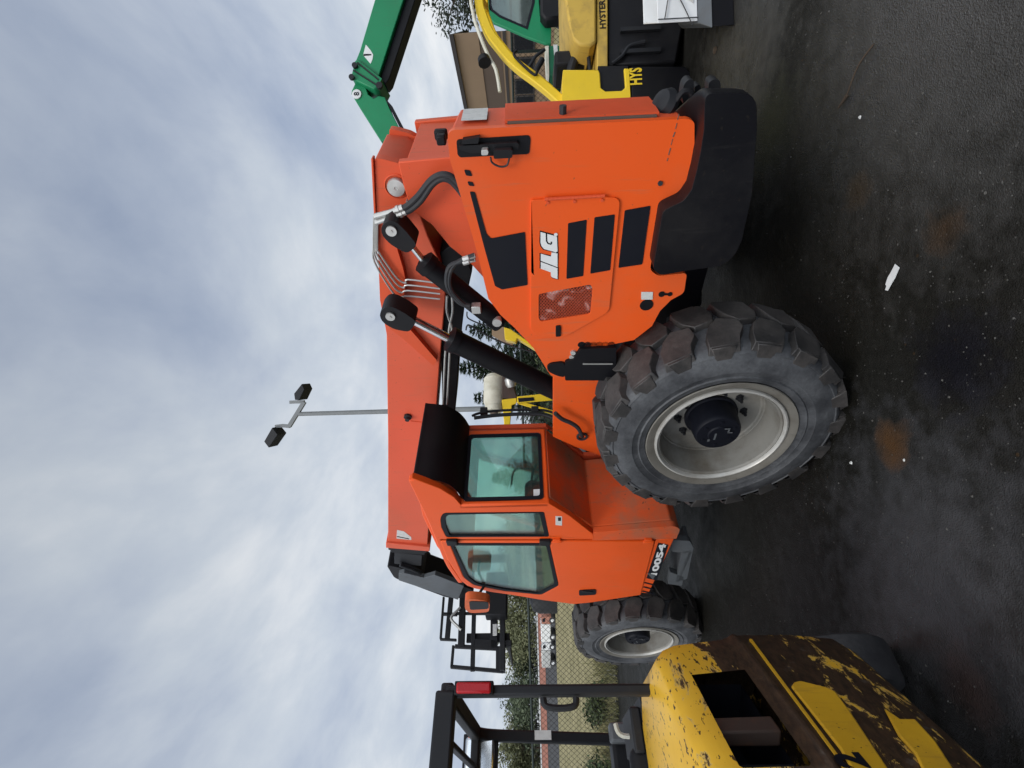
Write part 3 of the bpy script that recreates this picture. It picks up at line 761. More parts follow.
# rear wall with its window
RX = .95
rw = [(.40, 1.56), (1.10, 1.56), (1.10, 2.22), (.40, 2.22)]
rh = fillet([(.45, 1.60), (1.065, 1.60), (1.065, 2.185), (.45, 2.185)], .03, 3)
g = MB().plate_x(rw, RX, RX+.05, [rh]); rear = g.build('rear_wall', 'orange', cab, .012)
MB().plate_x(rh, RX-.006, RX+.01, [offset_poly(rh, -.035)]).build('window_seal', 'decal', cab)
MB().plate_x(offset_poly(rh, -.02), RX+.012, RX+.018).build('rear_window', 'glass', cab)
a = tx(RX+.005, [(541, 489), (541, 497.5), (533.5, 497.8), (533.5, 489.5)]); MB().plate_x([(p.y, p.z) for p in a], RX+.004, RX+.007).build('window_sticker', 'white', cab)
# undercut and lower box behind the door
sf = ty(CL, [(549, 503.5), (593, 534), (674, 531)])
lowx = sf[1].x; xe = ty(CL, [(655, 540)])[0].x; zc_ = sf[1].z
g = MB().plate_y([(RX+.002, 1.557), (lowx-.02, zc_), (lowx-.10, .62), (lowx-.05, .55), (xe-.012, .55), (xe-.012, 1.557)], .402, CL-.051); g.build('undercut_panel', 'muddy', cab, .012)
g = MB().plate_y(fillet([(lowx-.10, .60), (lowx-.02, zc_-.003), (xe-.012, zc_-.003), (xe-.012, .545), (lowx-.05, .545)], [.03, 0, 0, 0, .05], 4), CL-.0505, CL-.001)
low = g.build('lower_box', 'muddy', cab, .018, 3)
# sill under the door with the model number
z0_ = ty(CL, [(655, 541)])[0].z
g = MB().plate_y([(xe, .56), (xe, z0_-.008), (2.60, z0_-.02), (2.62, .60)], .45, CL-.006); sill = g.build('door_sill', 'orange', cab, .006)
l0, l1, l2, l3 = xz(CL, [(658.3, 543.3), (668.5, 545.3), (657, 581), (646.5, 578.5)])
g = MB().plate_y([l0, l1, l2, l3], CL-.006, CL-.003); g.build('number_plate', 'decal', cab)
lx0, lx1 = l0[0]+.015, l3[0]-.06
hgt = (l0[1]-l1[1])*.66
zb = l1[1]+(l0[1]-l1[1])*.2
slope = ((l2[1]-l1[1])/(l2[0]-l1[0]))
text_mesh('model_number', '10054', 'white', cab, lambda x, y: Vector((lx1-x-.0, CL-.0015, zb+y+slope*(lx1-x-l1[0]))), hgt, .045, .0, lx1-lx0)
g = MB()
for i in range(3):
    s0 = xz(CL, [(644.5-i*1.0, 583+i*4.2), (654.5-i*1.0, 585.5+i*4.2)])
    g.beam((s0[0][0], CL-.004, s0[0][1]), (s0[1][0], CL-.004, s0[1][1]), .004, .02, (1, 0, 0))
g.build('stripe_decal', 'decal', cab)
a = xz(CL, [(647, 573), (655.5, 575), (653, 580)]); MB().plate_y(a, CL-.003, CL-.001).build('worn_emblem', 'steel_grey', cab)
# roof, black rear visor, right wall, front frame
rp = [(.66, 2.50), (1.2, 2.535), (1.7, 2.50), (2.05, 2.42), (2.30, 2.30)]
g = MB(); rows = [[Vector((x, .36, z)), Vector((x, CL-.06, z)), Vector((x, CL-.06, z-.04)), Vector((x, .36, z-.04))] for x, z in rp]
g.loft(rows); g.build('roof', 'orange', cab, .01)
# rail along the top of the left side
rl = ty(CL-.02, [(412, 478), (432, 521), (447, 559), (454, 571), (461, 581)])
g = MB().sweep(smooth_pts([Vector((p.x, CL-.03, p.z)) for p in rl], 4), .06, .05); g.build('roof_rail', 'orange', cab, .012)
vp = smooth_pts([Vector((.74, 0, 2.515)), Vector((.655, 0, 2.505)), Vector((.655, 0, 2.47)), Vector((.68, 0, 2.36)), Vector((.74, 0, 2.275)), Vector((.83, 0, 2.225)), Vector((.935, 0, 2.195))], 4)
g = MB()
g.loft([[Vector((p.x, .36, p.z)), Vector((p.x, CL-.047, p.z)), Vector((p.x+.015, CL-.047, p.z-.012)), Vector((p.x+.015, .36, p.z-.012))] for p in vp])
g.build('rear_visor', 'black', cab, .004)
RW = .37
rwp = [(.70, 2.48), (1.6, 2.46), (2.25, 2.30), (2.72, 1.55), (2.84, 1.34), (2.55, .62), (1.4, .62), (1.38, 1.22), (.97, 1.55), (.97, 2.2)]
rhole = fillet([(1.01, 1.50), (1.01, 2.26), (1.5, 2.41), (2.20, 2.26), (2.66, 1.56), (2.74, 1.38), (2.2, 1.30), (1.4, 1.30)], .05, 3)
MB().plate_y(rwp, RW-.04, RW, [rhole]).build('right_wall', 'orange_old', cab, .006)
MB().plate_y(offset_poly(rhole, .01), RW-.02, RW-.015).build('right_window', 'thin_glass', cab)
# front windscreen
g = MB(); g.add([(2.28, RW+.03, 2.29), (2.28, CL-.07, 2.29), (2.80, CL-.07, 1.40), (2.80, RW+.03, 1.40)], [(0, 1, 2, 3)]); g.build('windscreen', 'thin_glass', cab)
g = MB(); g.hexa([Vector(p) for p in ((2.58, RW, .66), (2.62, RW, .66), (2.62, CL-.05, .66), (2.58, CL-.05, .66), (2.80, RW, 1.39), (2.84, RW, 1.39), (2.84, CL-.05, 1.39), (2.80, CL-.05, 1.39))]); g.build('front_panel', 'orange_old', cab)
MB().box((1.40, RW, .62), (2.6, CL-.06, .68)).build('cab_floor', 'seat', cab)
# interior
g = MB(); g.box((1.66, .50, 1.10), (2.08, .94, 1.22)); g.hexa([Vector(p) for p in ((1.60, .52, 1.20), (1.70, .52, 1.20), (1.70, .92, 1.20), (1.60, .92, 1.20), (1.46, .54, 1.72), (1.55, .54, 1.76), (1.55, .90, 1.76), (1.46, .90, 1.72))])
g.box((1.66, .55, .7), (2.05, .9, 1.10)); g.build('seat', 'seat', cab, .04, 3)
g = MB()
for i in range(24):
    pass
cw_ = Vector((2.22, .73, 1.58)); axv = Vector((-.55, 0, .83)).normalized(); e1 = Vector((0, 1, 0)); e2 = axv.cross(e1)
ring = [cw_+(e1*math.cos(t)+e2*math.sin(t))*.19 for t in [2*math.pi*k/28 for k in range(29)]]
g.tube(ring, .014, 8)
for t in (.3, 2.4, 4.5): g.beam(cw_, cw_+(e1*math.cos(t)+e2*math.sin(t))*.19, .02, .012)
g.tube([cw_, Vector((2.5, .73, 1.15))], .035, 10); g.build('steering_wheel', 'seat', cab)
g = MB(); g.box((2.45, .42, .9), (2.68, 1.02, 1.36)); g.build('dashboard', 'seat', cab, .03)
g = MB(); g.tube(smooth_pts([Vector((1.95, 1.0, 1.1)), Vector((1.98, 1.0, 1.35)), Vector((1.94, .99, 1.55))]), .014, 8); g.lathe([(.02, 0), (.032, .04), (.028, .10), (.01, .12)], (1.94, .99, 1.53), (0, 0, 1), 10); g.build('joystick', 'seat', cab)
g = MB(); g.tube(smooth_pts(ty(.95, [(511, 587), (513, 577), (520, 573), (545, 574)])), .012, 8); g.build('grab_bar', 'brown', cab)
g = MB(); a = ty(.9, [(533, 549)])[0]; g.lathe([(.05, 0), (.06, .03), (.045, .06)], a, (0, 1, .2), 12, True); g.tube(smooth_pts([a, a+Vector((-.03, .0, .12)), a+Vector((-.14, 0, .2))]), .012, 6); g.build('cup_fan', 'seat', cab)
# rail and lamp bar outside the rear window
g = MB(); a = tx(RX-.05, [(472, 416), (480, 413), (500, 410.5), (540, 410), (556, 414), (566, 420)]); g.tube(smooth_pts(a, 4), .012, 8)
a2 = tx(RX-.08, [(474, 418), (500, 415), (538, 414), (556, 419)]); g.tube(smooth_pts(a2, 4), .016, 8)
a = tx(RX-.06, [(484, 412), (535, 411)])
for p in a: g.box((p.x-.03, p.y-.03, p.z-.03), (p.x+.03, p.y+.03, p.z+.03))
g.build('rear_rail', 'charcoal', cab, .004)

# --- mirror and step
MY = 1.30
mp = xz(MY, [(465, 599), (468, 597), (476, 597), (488, 599), (490, 602), (489, 610), (470, 611), (465, 607)])
mir = MB().plate_y(fillet(mp, .05, 3), MY-.05, MY+.02).build('side_mirror', 'orange_cap', tele, .03, 3)
mp2 = xz(MY+.03, [(469, 602), (488, 602.5), (488.5, 609.5), (470, 610.5)]); MB().plate_y(fillet(mp2, .03, 3), MY+.02, MY+.026).build('mirror_face', 'charcoal', mir)
ma = ty(MY-.04, [(478, 596)])[0]
MB().tube(smooth_pts([ma, Vector((ma.x+.15, 1.2, ma.z+.02)), Vector((2.35, 1.06, 2.12))]), .012, 8).build('mirror_arm', 'charcoal', mir)
SY = 1.02
g = MB()
g.plate_y(fillet(xz(SY, [(671, 540), (690, 541), (694, 549), (688, 553), (672, 552)]), .02, 2), SY-.05, SY)
g.plate_y(xz(SY, [(682, 552), (693, 550), (687, 579), (676, 582)]), SY-.03, SY+.0)
a = ty(SY, [(690, 552), (685, 580)])
g.hexa([Vector((a[0].x, SY-.25, a[0].z-.02)), Vector((a[1].x, SY-.25, a[0].z-.02)), Vector((a[1].x, SY, a[0].z-.02)), Vector((a[0].x, SY, a[0].z-.02)),
        Vector((a[0].x, SY-.25, a[0].z+.01)), Vector((a[1].x, SY-.25, a[0].z+.01)), Vector((a[1].x, SY, a[0].z+.01)), Vector((a[0].x, SY, a[0].z+.01))])
g.plate_y(fillet(xz(SY, [(670, 572), (684, 577), (682, 586), (668, 584)]), .01, 2), SY-.05, SY)
g.build('step', 'steel_grey', tele, .008)

# --- fork carriage at the boom head
KX = 5.25
q4 = lambda x, y: (380+x/6.4, 580+y/6.4)
g = MB()
def kb(a, b, w, t=.05):
    p0, p1 = tx(KX, [q4(*a), q4(*b)]); g.beam(p0, p1, w, t, (1, 0, 0))
kb((785, 60), (785, 588), .07, .16); kb((765, 590), (765, 425), .10); kb((602, 190), (592, 585), .06); kb((530, 120), (520, 430), .09, .09); kb((470, 420), (458, 560), .035)
kb((490, 215), (775, 215), .035); kb((480, 425), (765, 440), .05); kb((452, 555), (790, 585), .045); kb((600, 400), (750, 410), .09)
kb((455, 110), (430, 382), .07); kb((408, 110), (388, 378), .03); kb((385, 380), (490, 385), .03); kb((405, 218), (495, 222), .04); kb((730, 215), (730, 440), .10)
car = g.build('fork_carriage', 'charcoal', tele, .006)
g = MB()
for yy in (.62, -.55):
    z_ = tx(KX, [q4(800, 400)])[0].z
    g.box((KX+.04, yy-.06, z_-.02), (KX+.09, yy+.06, z_+.55)); g.hexa([Vector(p) for p in ((KX+.05, yy-.06, z_-.06), (KX+1.2, yy-.06, z_-.06), (KX+1.2, yy+.06, z_-.06), (KX+.05, yy+.06, z_-.06), (KX+.05, yy-.06, z_), (KX+1.2, yy-.06, z_-.04), (KX+1.2, yy+.06, z_-.04), (KX+.05, yy+.06, z_))])
g.build('fork', 'charcoal', car, .006)
g = MB(); a = tx(KX-.06, [q4(515, 175), q4(500, 190), q4(455, 245), q4(500, 300), q4(520, 320)]); g.tube(smooth_pts(a, 5), .02, 8); g.build('carriage_hose', 'zinc', car)
a = tx(KX-.06, [q4(722, 285), q4(748, 283), q4(748, 355), q4(722, 357)]); MB().plate_x([(p.y, p.z) for p in a], KX-.07, KX-.055).build('rating_plate', 'sticker', car)
g = MB(); a = tx(KX, [q4(820, 390), q4(825, 430)]); g.box((KX-.05, a[1].y, a[0].z-.05), (KX+.05, a[0].y, a[0].z+.08)); g.build('fork_stop', 'charcoal', car, .01)
g = MB(); a = tx(KX, [q4(820, 60)])[0]; b_ = tx(KX, [q4(740, 10)])[0]; g.box((KX-.25, -.2, a.z), (KX-.03, .42, b_.z+.12)); g.build('quick_coupler', 'seat', car, .02)

# ------------------------------------------------------------------ RUSTY FORKLIFT (front left)
FD = Vector((-.68, .735, 0)).normalized(); FR = Vector((FD.y, -FD.x, 0))
fk = tag(empty('forklift', (-1.75, 2.1, 0)), 'old yellow forklift with peeling rusty counterweight and black overhead guard, nearest the camera', 'forklift')
def wob(mb, *a, **k):                                   # build in world coordinates under a root
    par = k.pop('par'); o = mb.build(*a, **k)
    r0 = par
    off = Vector((0, 0, 0))
    while r0: off += Vector(r0.location); r0 = r0.parent
    o.data.transform(Matrix.Translation(-off)); o.parent = par; return o
C0 = Vector((-1.505, 1.76, 0))                            # centre line point level with the counterweight's front
def fp(r, b, z): v = C0+FR*r-FD*b; return Vector((v.x, v.y, z))
half = [(.42, -.60), (.545, -.50), (.555, -.02), (.50, .06), (.40, .16), (.08, .48), (.0, .50)]
plan = half+[(-r, b) for r, b in reversed(half[:-1])]
n = len(plan)
levels = [(.40, .95), (.44, 1.0), (.62, 1.03), (.83, 1.03), (.845, 1.045), (.865, 1.02), (.90, 1.0), (1.10, .965), (1.155, .93), (1.19, .86), (1.205, .74)]
rings = [[fp(r*k, (b+.1)*k-.1, z) for r, b in plan] for z, k in levels]
g = MB()
vs = [p for r_ in rings for p in r_]; fs = []
OPEN = {4}
for i in range(len(rings)-1):
    for j in range(n):
        k = (j+1) % n
        if levels[i][0] >= .895 and levels[i+1][0] <= 1.11 and (j in (4,) or j == n-1-5): continue
        fs.append((i*n+j, i*n+k, (i+1)*n+k, (i+1)*n+j))
fs.append(tuple((len(rings)-1)*n+j for j in range(n))); fs.append(tuple(range(n-1, -1, -1)))
g.add(vs, fs)
cwf = wob(g, 'counterweight', 'rust', par=fk, bevel=.02, seg=2)
cwf.modifiers['bevel'].angle_limit = R(28)
# dark cavity behind the openings with a rusty bar across
g = MB()
cav = [fp(.38, .02, .88), fp(.10, .30, .88), fp(-.05, .1, .88), fp(.2, -.2, .88)]
cav_t = [Vector((p.x, p.y, 1.13)) for p in cav]
g.add(cav+cav_t, [(1, 2, 6, 5), (2, 3, 7, 6), (3, 0, 4, 7), (0, 1, 2, 3), (4, 5, 6, 7)])
wob(g, 'air_duct', 'decal', par=cwf, fix=False)
g = MB(); g.hexa([fp(.19, .30, .885), fp(.24, .25, .885), fp(.21, .20, .885), fp(.15, .25, .885), fp(.185, .295, 1.105), fp(.235, .245, 1.105), fp(.21, .20, 1.105), fp(.15, .25, 1.105)])
wob(g, 'duct_bar', 'rust_steel', par=cwf, bevel=.008)
# raised panels below the ridge, and decal numeral
_a = fp(.40*1.03, (.16+.1)*1.03-.1, .7); _b = fp(.08*1.03, (.48+.1)*1.03-.1, .7); FN = (_b-_a).cross(Vector((0, 0, 1))).normalized()
if FN.dot(EYE-_a) < 0: FN = -FN
def onfacet(x, y, off=0.0):
    d = ray(x, y); return EYE+d*((_a+FN*off-EYE).dot(FN)/d.dot(FN))
M['rust2'] = paint('yellow_panel_paint', (.66, .38, .02), .42, .5, (.30, .17, .03), 6, 0, 0, .2, .35, (.05, .03, .015))
def fpanel(pts, name):
    P = [onfacet(*p) for p in pts]; g = MB(); g.loft([[p+FN*.001 for p in P], [p+FN*.013 for p in P]]); return wob(g, name, 'rust2', par=cwf, bevel=.006)
fpanel([(791, 689), (794, 685), (800, 683.5), (826, 690), (836, 695), (850, 714), (900, 790), (867, 800), (840, 752)], 'raised_panel')
fpanel([(884, 711), (900, 722), (915, 722), (936, 745), (965, 790), (935, 800), (915, 757), (898, 738)], 'raised_panel')
g = MB(); P = [onfacet(*p) for p in ((749, 640), (752, 640), (868, 796), (865, 798))]; g.loft([[p-FN*.01 for p in P], [p+FN*.006 for p in P]]); wob(g, 'ridge_bead', 'rust2', par=cwf, bevel=.002)
a = onfacet(872, 768, .015); ex = (_b-_a).normalized()
if ex.dot(RGT) < 0: ex = -ex
num = text_mesh('numeral_decal', '2', 'decal', None, lambda x, y: a-ex*.0+ex*x+Vector((0, 0, y)), .085, .05)
num.data.transform(Matrix.Translation(-Vector(fk.location))); num.parent = cwf
# blue sticker on the top edge
p0 = wz(694, 757, 1.15)
# wheel (steer tyre)
def solid_wheel(c_, ax_, r, w, par, nm='wheel', rimmat='yellow_dirty'):
    e_ = empty(nm); e_.parent = par; e_.location = Vector(c_)-Vector(par.location)
    g = MB(); g.lathe([(r*.55, -w/2), (r*.9, -w/2), (r*.97, -w*.44), (r, -w*.32), (r, w*.32), (r*.97, w*.44), (r*.9, w/2), (r*.55, w/2)], (0, 0, 0), ax_, 40); g.build('tyre', 'solid_tyre', e_)
    g = MB(); g.lathe([(r*.56, -w*.45), (r*.5, -w*.2), (.06, -w*.2), (.06, -w*.4), (.001, -w*.4)], (0, 0, 0), ax_, 24); g.lathe([(r*.56, w*.45), (r*.5, w*.2), (.06, w*.2), (.06, w*.4), (.001, w*.4)], (0, 0, 0), ax_, 24); g.build('rim', rimmat, e_)
    return e_
solid_wheel(fp(.53, -.44, .265), FR, .265, .20, fk); solid_wheel(fp(-.53, -.44, .265), FR, .265, .20, fk); solid_wheel(fp(.48, -1.45, .33), FR, .33, .24, fk); solid_wheel(fp(-.48, -1.45, .33), FR, .33, .24, fk)
# body, seat, dash, mast
g = MB(); 
def fbox(r0, r1, b0, b1, z0, z1): g.hexa([fp(r0, b0, z0), fp(r1, b0, z0), fp(r1, b1, z0), fp(r0, b1, z0), fp(r0, b0, z1), fp(r1, b0, z1), fp(r1, b1, z1), fp(r0, b1, z1)])
fbox(-.50, .50, -1.5, -.5, .25, .62); fbox(-.36, .36, -1.0, -.5, .62, 1.0); wob(g, 'body', 'rust', par=fk, bevel=.03)
g = MB(); fbox(-.26, .26, -1.0, -.62, 1.0, 1.12); fbox(-.25, .25, -.62, -.52, 1.08, 1.27); wob(g, 'seat', 'seat', par=fk, bevel=.04, seg=3)
g = MB(); fbox(-.42, .46, -1.62, -1.42, .62, 1.24); fbox(.18, .46, -1.52, -1.30, .9, 1.16); wob(g, 'dashboard', 'seat', par=fk, bevel=.02)
g = MB(); fbox(.36, .46, -1.40, -1.30, 1.05, 1.26); wob(g, 'control_console', 'steel_grey', par=fk, bevel=.015)
g = MB(); c_ = fp(0, -1.22, 1.32); av = (FD*-.5+Vector((0, 0, .85))).normalized(); e1 = FR; e2 = av.cross(e1)
g.tube([c_+(e1*math.cos(t)+e2*math.sin(t))*.17 for t in [2*math.pi*k/24 for k in range(25)]], .014, 8); g.tube([c_, fp(0, -1.48, 1.1)], .03, 8); wob(g, 'steering_wheel', 'seat', par=fk)
g = MB(); 
for r_ in (-.19, .17): fbox(r_-.05, r_+.05, -1.95, -1.80, .1, 2.05)
fbox(-.2, .18, -1.92, -1.84, 1.95, 2.03); fbox(-.2, .18, -1.92, -1.84, .9, .98); wob(g, 'mast', 'charcoal', par=fk, bevel=.008)
g = MB(); fbox(-.45, .45, -2.02, -1.97, .12, .6); fbox(-.3, -.18, -3.0, -2.0, .10, .14); fbox(.18, .3, -3.0, -2.0, .10, .14); wob(g, 'forks', 'charcoal', par=fk, bevel=.006)
# overhead guard
g = MB()
PR = Vector((-1.335, 2.17, 0)); wdt = .98
PLf = PR-FR*wdt
zr = 2.05
for P in (PR, PLf): g.beam((P.x, P.y, 1.05), (P.x, P.y, zr+.03), .042, .060, FD)
PF = PR+FD*1.14; 
for s_ in (0, 1):
    P = PF-FR*wdt*s_
    low_ = P+FD*.28
    g.sweep(smooth_pts([Vector((low_.x, low_.y, .95)), Vector((P.x, P.y, 1.72))+FD*.10, Vector((P.x, P.y, 1.98))+FD*.03, Vector((P.x, P.y, zr+.02))-FD*.06], 5), .075, .06, FR)
    A = PR-FR*wdt*s_; g.beam((A.x, A.y, zr+.03), (P.x-FD.x*.05, P.y-FD.y*.05, zr+.01), .075, .055)
g.beam((PR.x+.0, PR.y, zr+.03), (PLf.x, PLf.y, zr+.03), .08, .085)
g.beam(Vector((PF.x, PF.y, zr+.01))-FD*.03, Vector(((PF-FR*wdt).x, (PF-FR*wdt).y, zr+.01))-FD*.03, .07, .05)
for k in range(1, 6):
    A = PR-FR*wdt*k/6; B = PF-FR*wdt*k/6; g.beam((A.x, A.y, zr+.03), (B.x, B.y, zr+.01), .022, .045)
gd = wob(g, 'overhead_guard', 'charcoal', par=fk, bevel=.01)
g = MB(); a = Vector((PR.x, PR.y, 1.59))
hh_ = [a-FR*.03+Vector((0, 0, .07))-FD*.02, a-FR*.06+Vector((0, 0, .06))-FD*.025, a-FR*.068-FD*.025, a-FR*.06-Vector((0, 0, .06))-FD*.025, a-FR*.03-Vector((0, 0, .07))-FD*.02]
g.tube(smooth_pts(hh_, 4), .014, 8); wob(g, 'grab_handle', 'charcoal', par=gd)
tlp = Vector((PR.x, PR.y, 1.955))-FD*.045
g = MB()
def obx(c_, r_, f_, z_): g.hexa([c_+FR*sx*r_+FD*sy*f_+Vector((0, 0, sz*z_)) for sz in (-1, 1) for sx, sy in ((-1, -1), (1, -1), (1, 1), (-1, 1))])
obx(tlp-FD*.012+FR*.002, .021, .018, .074); wob(g, 'tail_light', 'red_lens', par=gd, bevel=.008)
g = MB(); obx(tlp-FD*.0+FR*.004, .026, .014, .084); wob(g, 'light_housing', 'seat', par=gd, bevel=.005)
g = MB(); mc = wy(480, 757, 2.95); obx(mc, .10, .02, .09); wob(g, 'mirror', 'mirror', par=gd, bevel=.03, seg=3)
g = MB(); obx(mc+FD*.03, .115, .02, .105); g.tube([mc+FD*.04+Vector((0, 0, .1)), Vector((PF.x, PF.y, zr))-FR*.2], .01, 6); wob(g, 'mirror_shell', 'seat', par=gd, bevel=.03)
a = PF+FD*.10; g = MB(); st0 = Vector((a.x, a.y, 1.66))-FD*.04; g.hexa([st0+FR*sx*.024-FD*(.034 if sy < 0 else .030)+Vector((0, 0, sz*.05)) for sz in (-1, 1) for sx, sy in ((-1, -1), (1, -1), (1, 1), (-1, 1))]); wob(g, 'guard_label', 'sticker', par=gd)
g = MB(); a = fp(.30, -.62, 1.12); g.tube(smooth_pts([a, a+Vector((0, 0, .16)), a+FR*.05+Vector((0, 0, .19))]), .012, 6); wob(g, 'release_lever', 'tank', par=fk)
g = MB(); fbox(.16, .44, -.68, -.46, 1.10, 1.20); fbox(.22, .40, -.8, -.5, 1.20, 1.25); wob(g, 'seat_hinge', 'charcoal', par=fk, bevel=.01)

# ------------------------------------------------------------------ SECOND FORKLIFT (behind the telehandler's tail)
HYY = 5.0
hy = tag(empty('forklift', (3.4, 5.6, 0)), 'yellow and black forklift with curved yellow overhead guard, side on behind the telehandler tail', 'forklift')
def PYW(Y, pts): return [(p.x, p.z) for p in (wy(x, y, Y) for x, y in pts)]
def yplate(pts, Y0, Y1, holes=()):
    o_, hs = PYW(Y0, pts), [PYW(Y0, h_) for h_ in holes]
    return MB().plate(o_, hs, lambda p, k: Vector((p[0], Y1 if k else Y0, p[1])))
b1 = wob(yplate([(563, 69.5), (598.5, 69.5), (600, 73), (601, 88), (605, 91), (622, 90.5), (625.5, 87), (624, 68), (629, 68), (631, 100), (636, 150), (580, 150), (560, 140)], HYY, HYY+.9), 'counterweight', 'yellow', par=hy, bevel=.02)
wob(yplate([(598, 66), (628, 66), (628, 95), (598, 95)], HYY+.03, HYY+.06), 'exhaust_recess', 'seat', par=b1)
lowb = wob(yplate([(631, 66), (685, 66), (694, 75), (694, 84), (672, 99), (662, 112), (660, 150), (636, 150), (631.5, 100)], HYY+.01, HYY+.9), 'lower_skirt', 'black', par=hy, bevel=.02)
a0_ = wy(642.5, 84, HYY-.002); a1_ = wy(642.5, 66.5, HYY-.002); top_ = wy(628.5, 84, HYY-.002)
text_o = text_mesh('side_lettering', 'HYS', 'yellow', None, lambda x, y: Vector((a0_.x+x, HYY+.004, a0_.z+y)), (top_.z-a0_.z)*.95, .035, 0, (a1_.x-a0_.x)*.97)
text_o.data.transform(Matrix.Translation(-Vector(hy.location))); text_o.parent = lowb
strip = wob(yplate([(597, -160), (608, -160), (608, 30), (608, 70), (597, 70), (597, 30)], HYY+.06, HYY+1.0), 'side_strip', 'yellow_dirty', par=hy, bevel=.012)
a0_ = wy(606.0, 28, HYY+.05); top_ = wy(599.0, 28, HYY+.05)
t2 = text_mesh('strip_lettering', 'HYSTER', 'decal', None, lambda x, y: Vector((a0_.x+x, HYY+.055, a0_.z+y)), (top_.z-a0_.z)*.9, .03)
t2.data.transform(Matrix.Translation(-Vector(hy.location))); t2.parent = strip
wob(yplate([(608.5, -160), (690, -160), (684, 20), (676, 62), (608.5, 66)], HYY+.10, HYY+1.0), 'chassis', 'seat', par=hy, bevel=.02)
g = MB(); 
for v_ in (30, 52): 
    a = wy(640, v_, HYY+.08); g.box((a.x-.02, HYY+.05, a.z-.2), (a.x+.02, HYY+.09, a.z+.2))
a = [wy(x, y, HYY+.06) for x, y in ((612, 64), (622, 56), (630, 46), (645, 42))]; g.tube(smooth_pts(a), .02, 8)
wob(g, 'step_bracket', 'charcoal', par=hy)
wob(yplate([(562, -160), (596, -160), (596.5, 42), (590, 46), (580, 45), (574, 40), (568, 20), (565, 0)], HYY+.02, HYY+.95), 'seat_hood', 'yellow_dirty', par=hy, bevel=.04)
pts_ = [wy(x, y, HYY+.1) for x, y in ((563, 104), (550, 92), (535, 80), (520, 69), (508, 58), (499, 47), (490, 35), (483, 18), (479, 0), (477, -60), (477, -160))]
g = MB().sweep(smooth_pts(pts_, 4), .09, .10, (0, 1, 0)); pts2 = [p+Vector((.56, .85, 0)) for p in pts_]; g.sweep(smooth_pts(pts2, 4), .09, .10, (0, 1, 0))
g.beam(pts_[-3], pts2[-3], .08, .08); g.beam(pts_[-1], pts2[-1], .08, .08)
hgd = wob(g, 'overhead_guard', 'yellow', par=hy, bevel=.012)
g = MB(); pe = [wy(x, y, HYY+.03) for x, y in ((500, 92), (496, 70), (488, 55), (478, 30), (473, 12), (470, -20), (470, -160))]; g.tube(smooth_pts(pe, 4), .018, 8); wob(g, 'guard_pipe', 'tank', par=hgd)
g = MB(); a = wy(484, 60, HYY); g.lathe([(.02, -.06), (.06, -.02), (.065, .04), (.001, .04)], a, (-1, -.3, -.2), 14); wob(g, 'work_lamp', 'seat', par=hgd)
g = MB(); hh_ = [wy(x, y, HYY+.02) for x, y in ((517, 50), (514, 55), (524, 66), (535, 75), (537, 70))]; g.tube(smooth_pts(hh_, 4), .014, 8); wob(g, 'grab_handle', 'seat', par=hgd)
solid_wheel((wy(680, -10, 5.35).x, 5.35, .33), Vector((0, 1, 0)), .33, .22, hy); solid_wheel((wy(680, 100, 5.35).x, 5.3, .30), Vector((0, 1, 0)), .28, .2, hy)
solid_wheel((5.6, 5.35, .36), Vector((0, 1, 0)), .36, .25, hy)
g = MB(); a = [wy(x, y, HYY+.35) for x, y in ((562, 66), (566, 56), (574, 50), (586, 46))]; g.box((a[0].x-.02, HYY+.3, a[3].z-.05), (a[0].x+.14, HYY+.75, a[0].z+.08)); wob(g, 'seat', 'seat', par=hy, bevel=.03)
g = MB(); a = [wy(x, y, HYY+.3) for x, y in ((570, 74), (576, 58), (590, 50), (600, 55))]; g.tube(smooth_pts(a), .05, 10); a = [wy(x, y, HYY+.2) for x, y in ((590, 72), (588, 50))]; g.tube(a, .02, 8); wob(g, 'exhaust_pipe', 'charcoal', par=hy)

# ------------------------------------------------------------------ GREEN TELEHANDLER (far right)
GY = 9.0
gr = tag(empty('telehandler', (9, 9.6, 0)), 'green telescopic handler with raised boom crossing the sky, behind the forklift at far right', 'telehandler')
def gplate(pts, Y0, Y1, holes=()): return yplate(pts, Y0, Y1, holes)
q5 = lambda x, y: (340+x/6.4, y/6.4)
gb = wob(gplate([(407, -110), (439, -110), (379, 75), (378, 78), (358, 67), (355.5, 61), (360, 50)], GY, GY+.45), 'boom', 'green', par=gr, bevel=.015)
wob(gplate([(440, -110), (451, -110), (389, 79), (385, 84), (379, 77)], GY+.08, GY+.37), 'boom_underside', 'black', par=gb, bevel=.01)
wob(gplate([q5(95, 385), q5(115, 380), q5(270, 500), q5(240, 560), q5(215, 570), q5(75, 505), q5(72, 480)], GY-.05, GY+.5), 'boom_collar', 'green', par=gb, bevel=.02)
g = MB()
for y_, x_ in ((425, 98), (500, 78)): g.lathe([(.05, 0), (.05, .05)], wy(*q5(x_, y_), GY-.06), (0, -1, 0), 10, True)
a, b_ = wy(*q5(110, 400), GY-.06), wy(*q5(245, 510), GY-.06); g.beam(a, b_, .02, .02); a, b_ = wy(*q5(85, 450), GY-.06), wy(*q5(235, 545), GY-.06); g.beam(a, b_, .02, .02)
a = wy(*q5(255, 555), GY-.03); g.lathe([(.06, 0), (.06, .06)], a, (0, -1, 0), 10, True); wob(g, 'collar_bolts', 'charcoal', par=gb)
nk = wob(gplate([q5(105, 515), q5(165, 560), q5(180, 605), q5(215, 630), q5(245, 612), q5(285, 618), q5(315, 690), q5(420, 900), q5(260, 900), q5(120, 680), q5(72, 600), q5(75, 580)], GY+.06, GY+.36), 'boom_head', 'green', par=gb, bevel=.012)
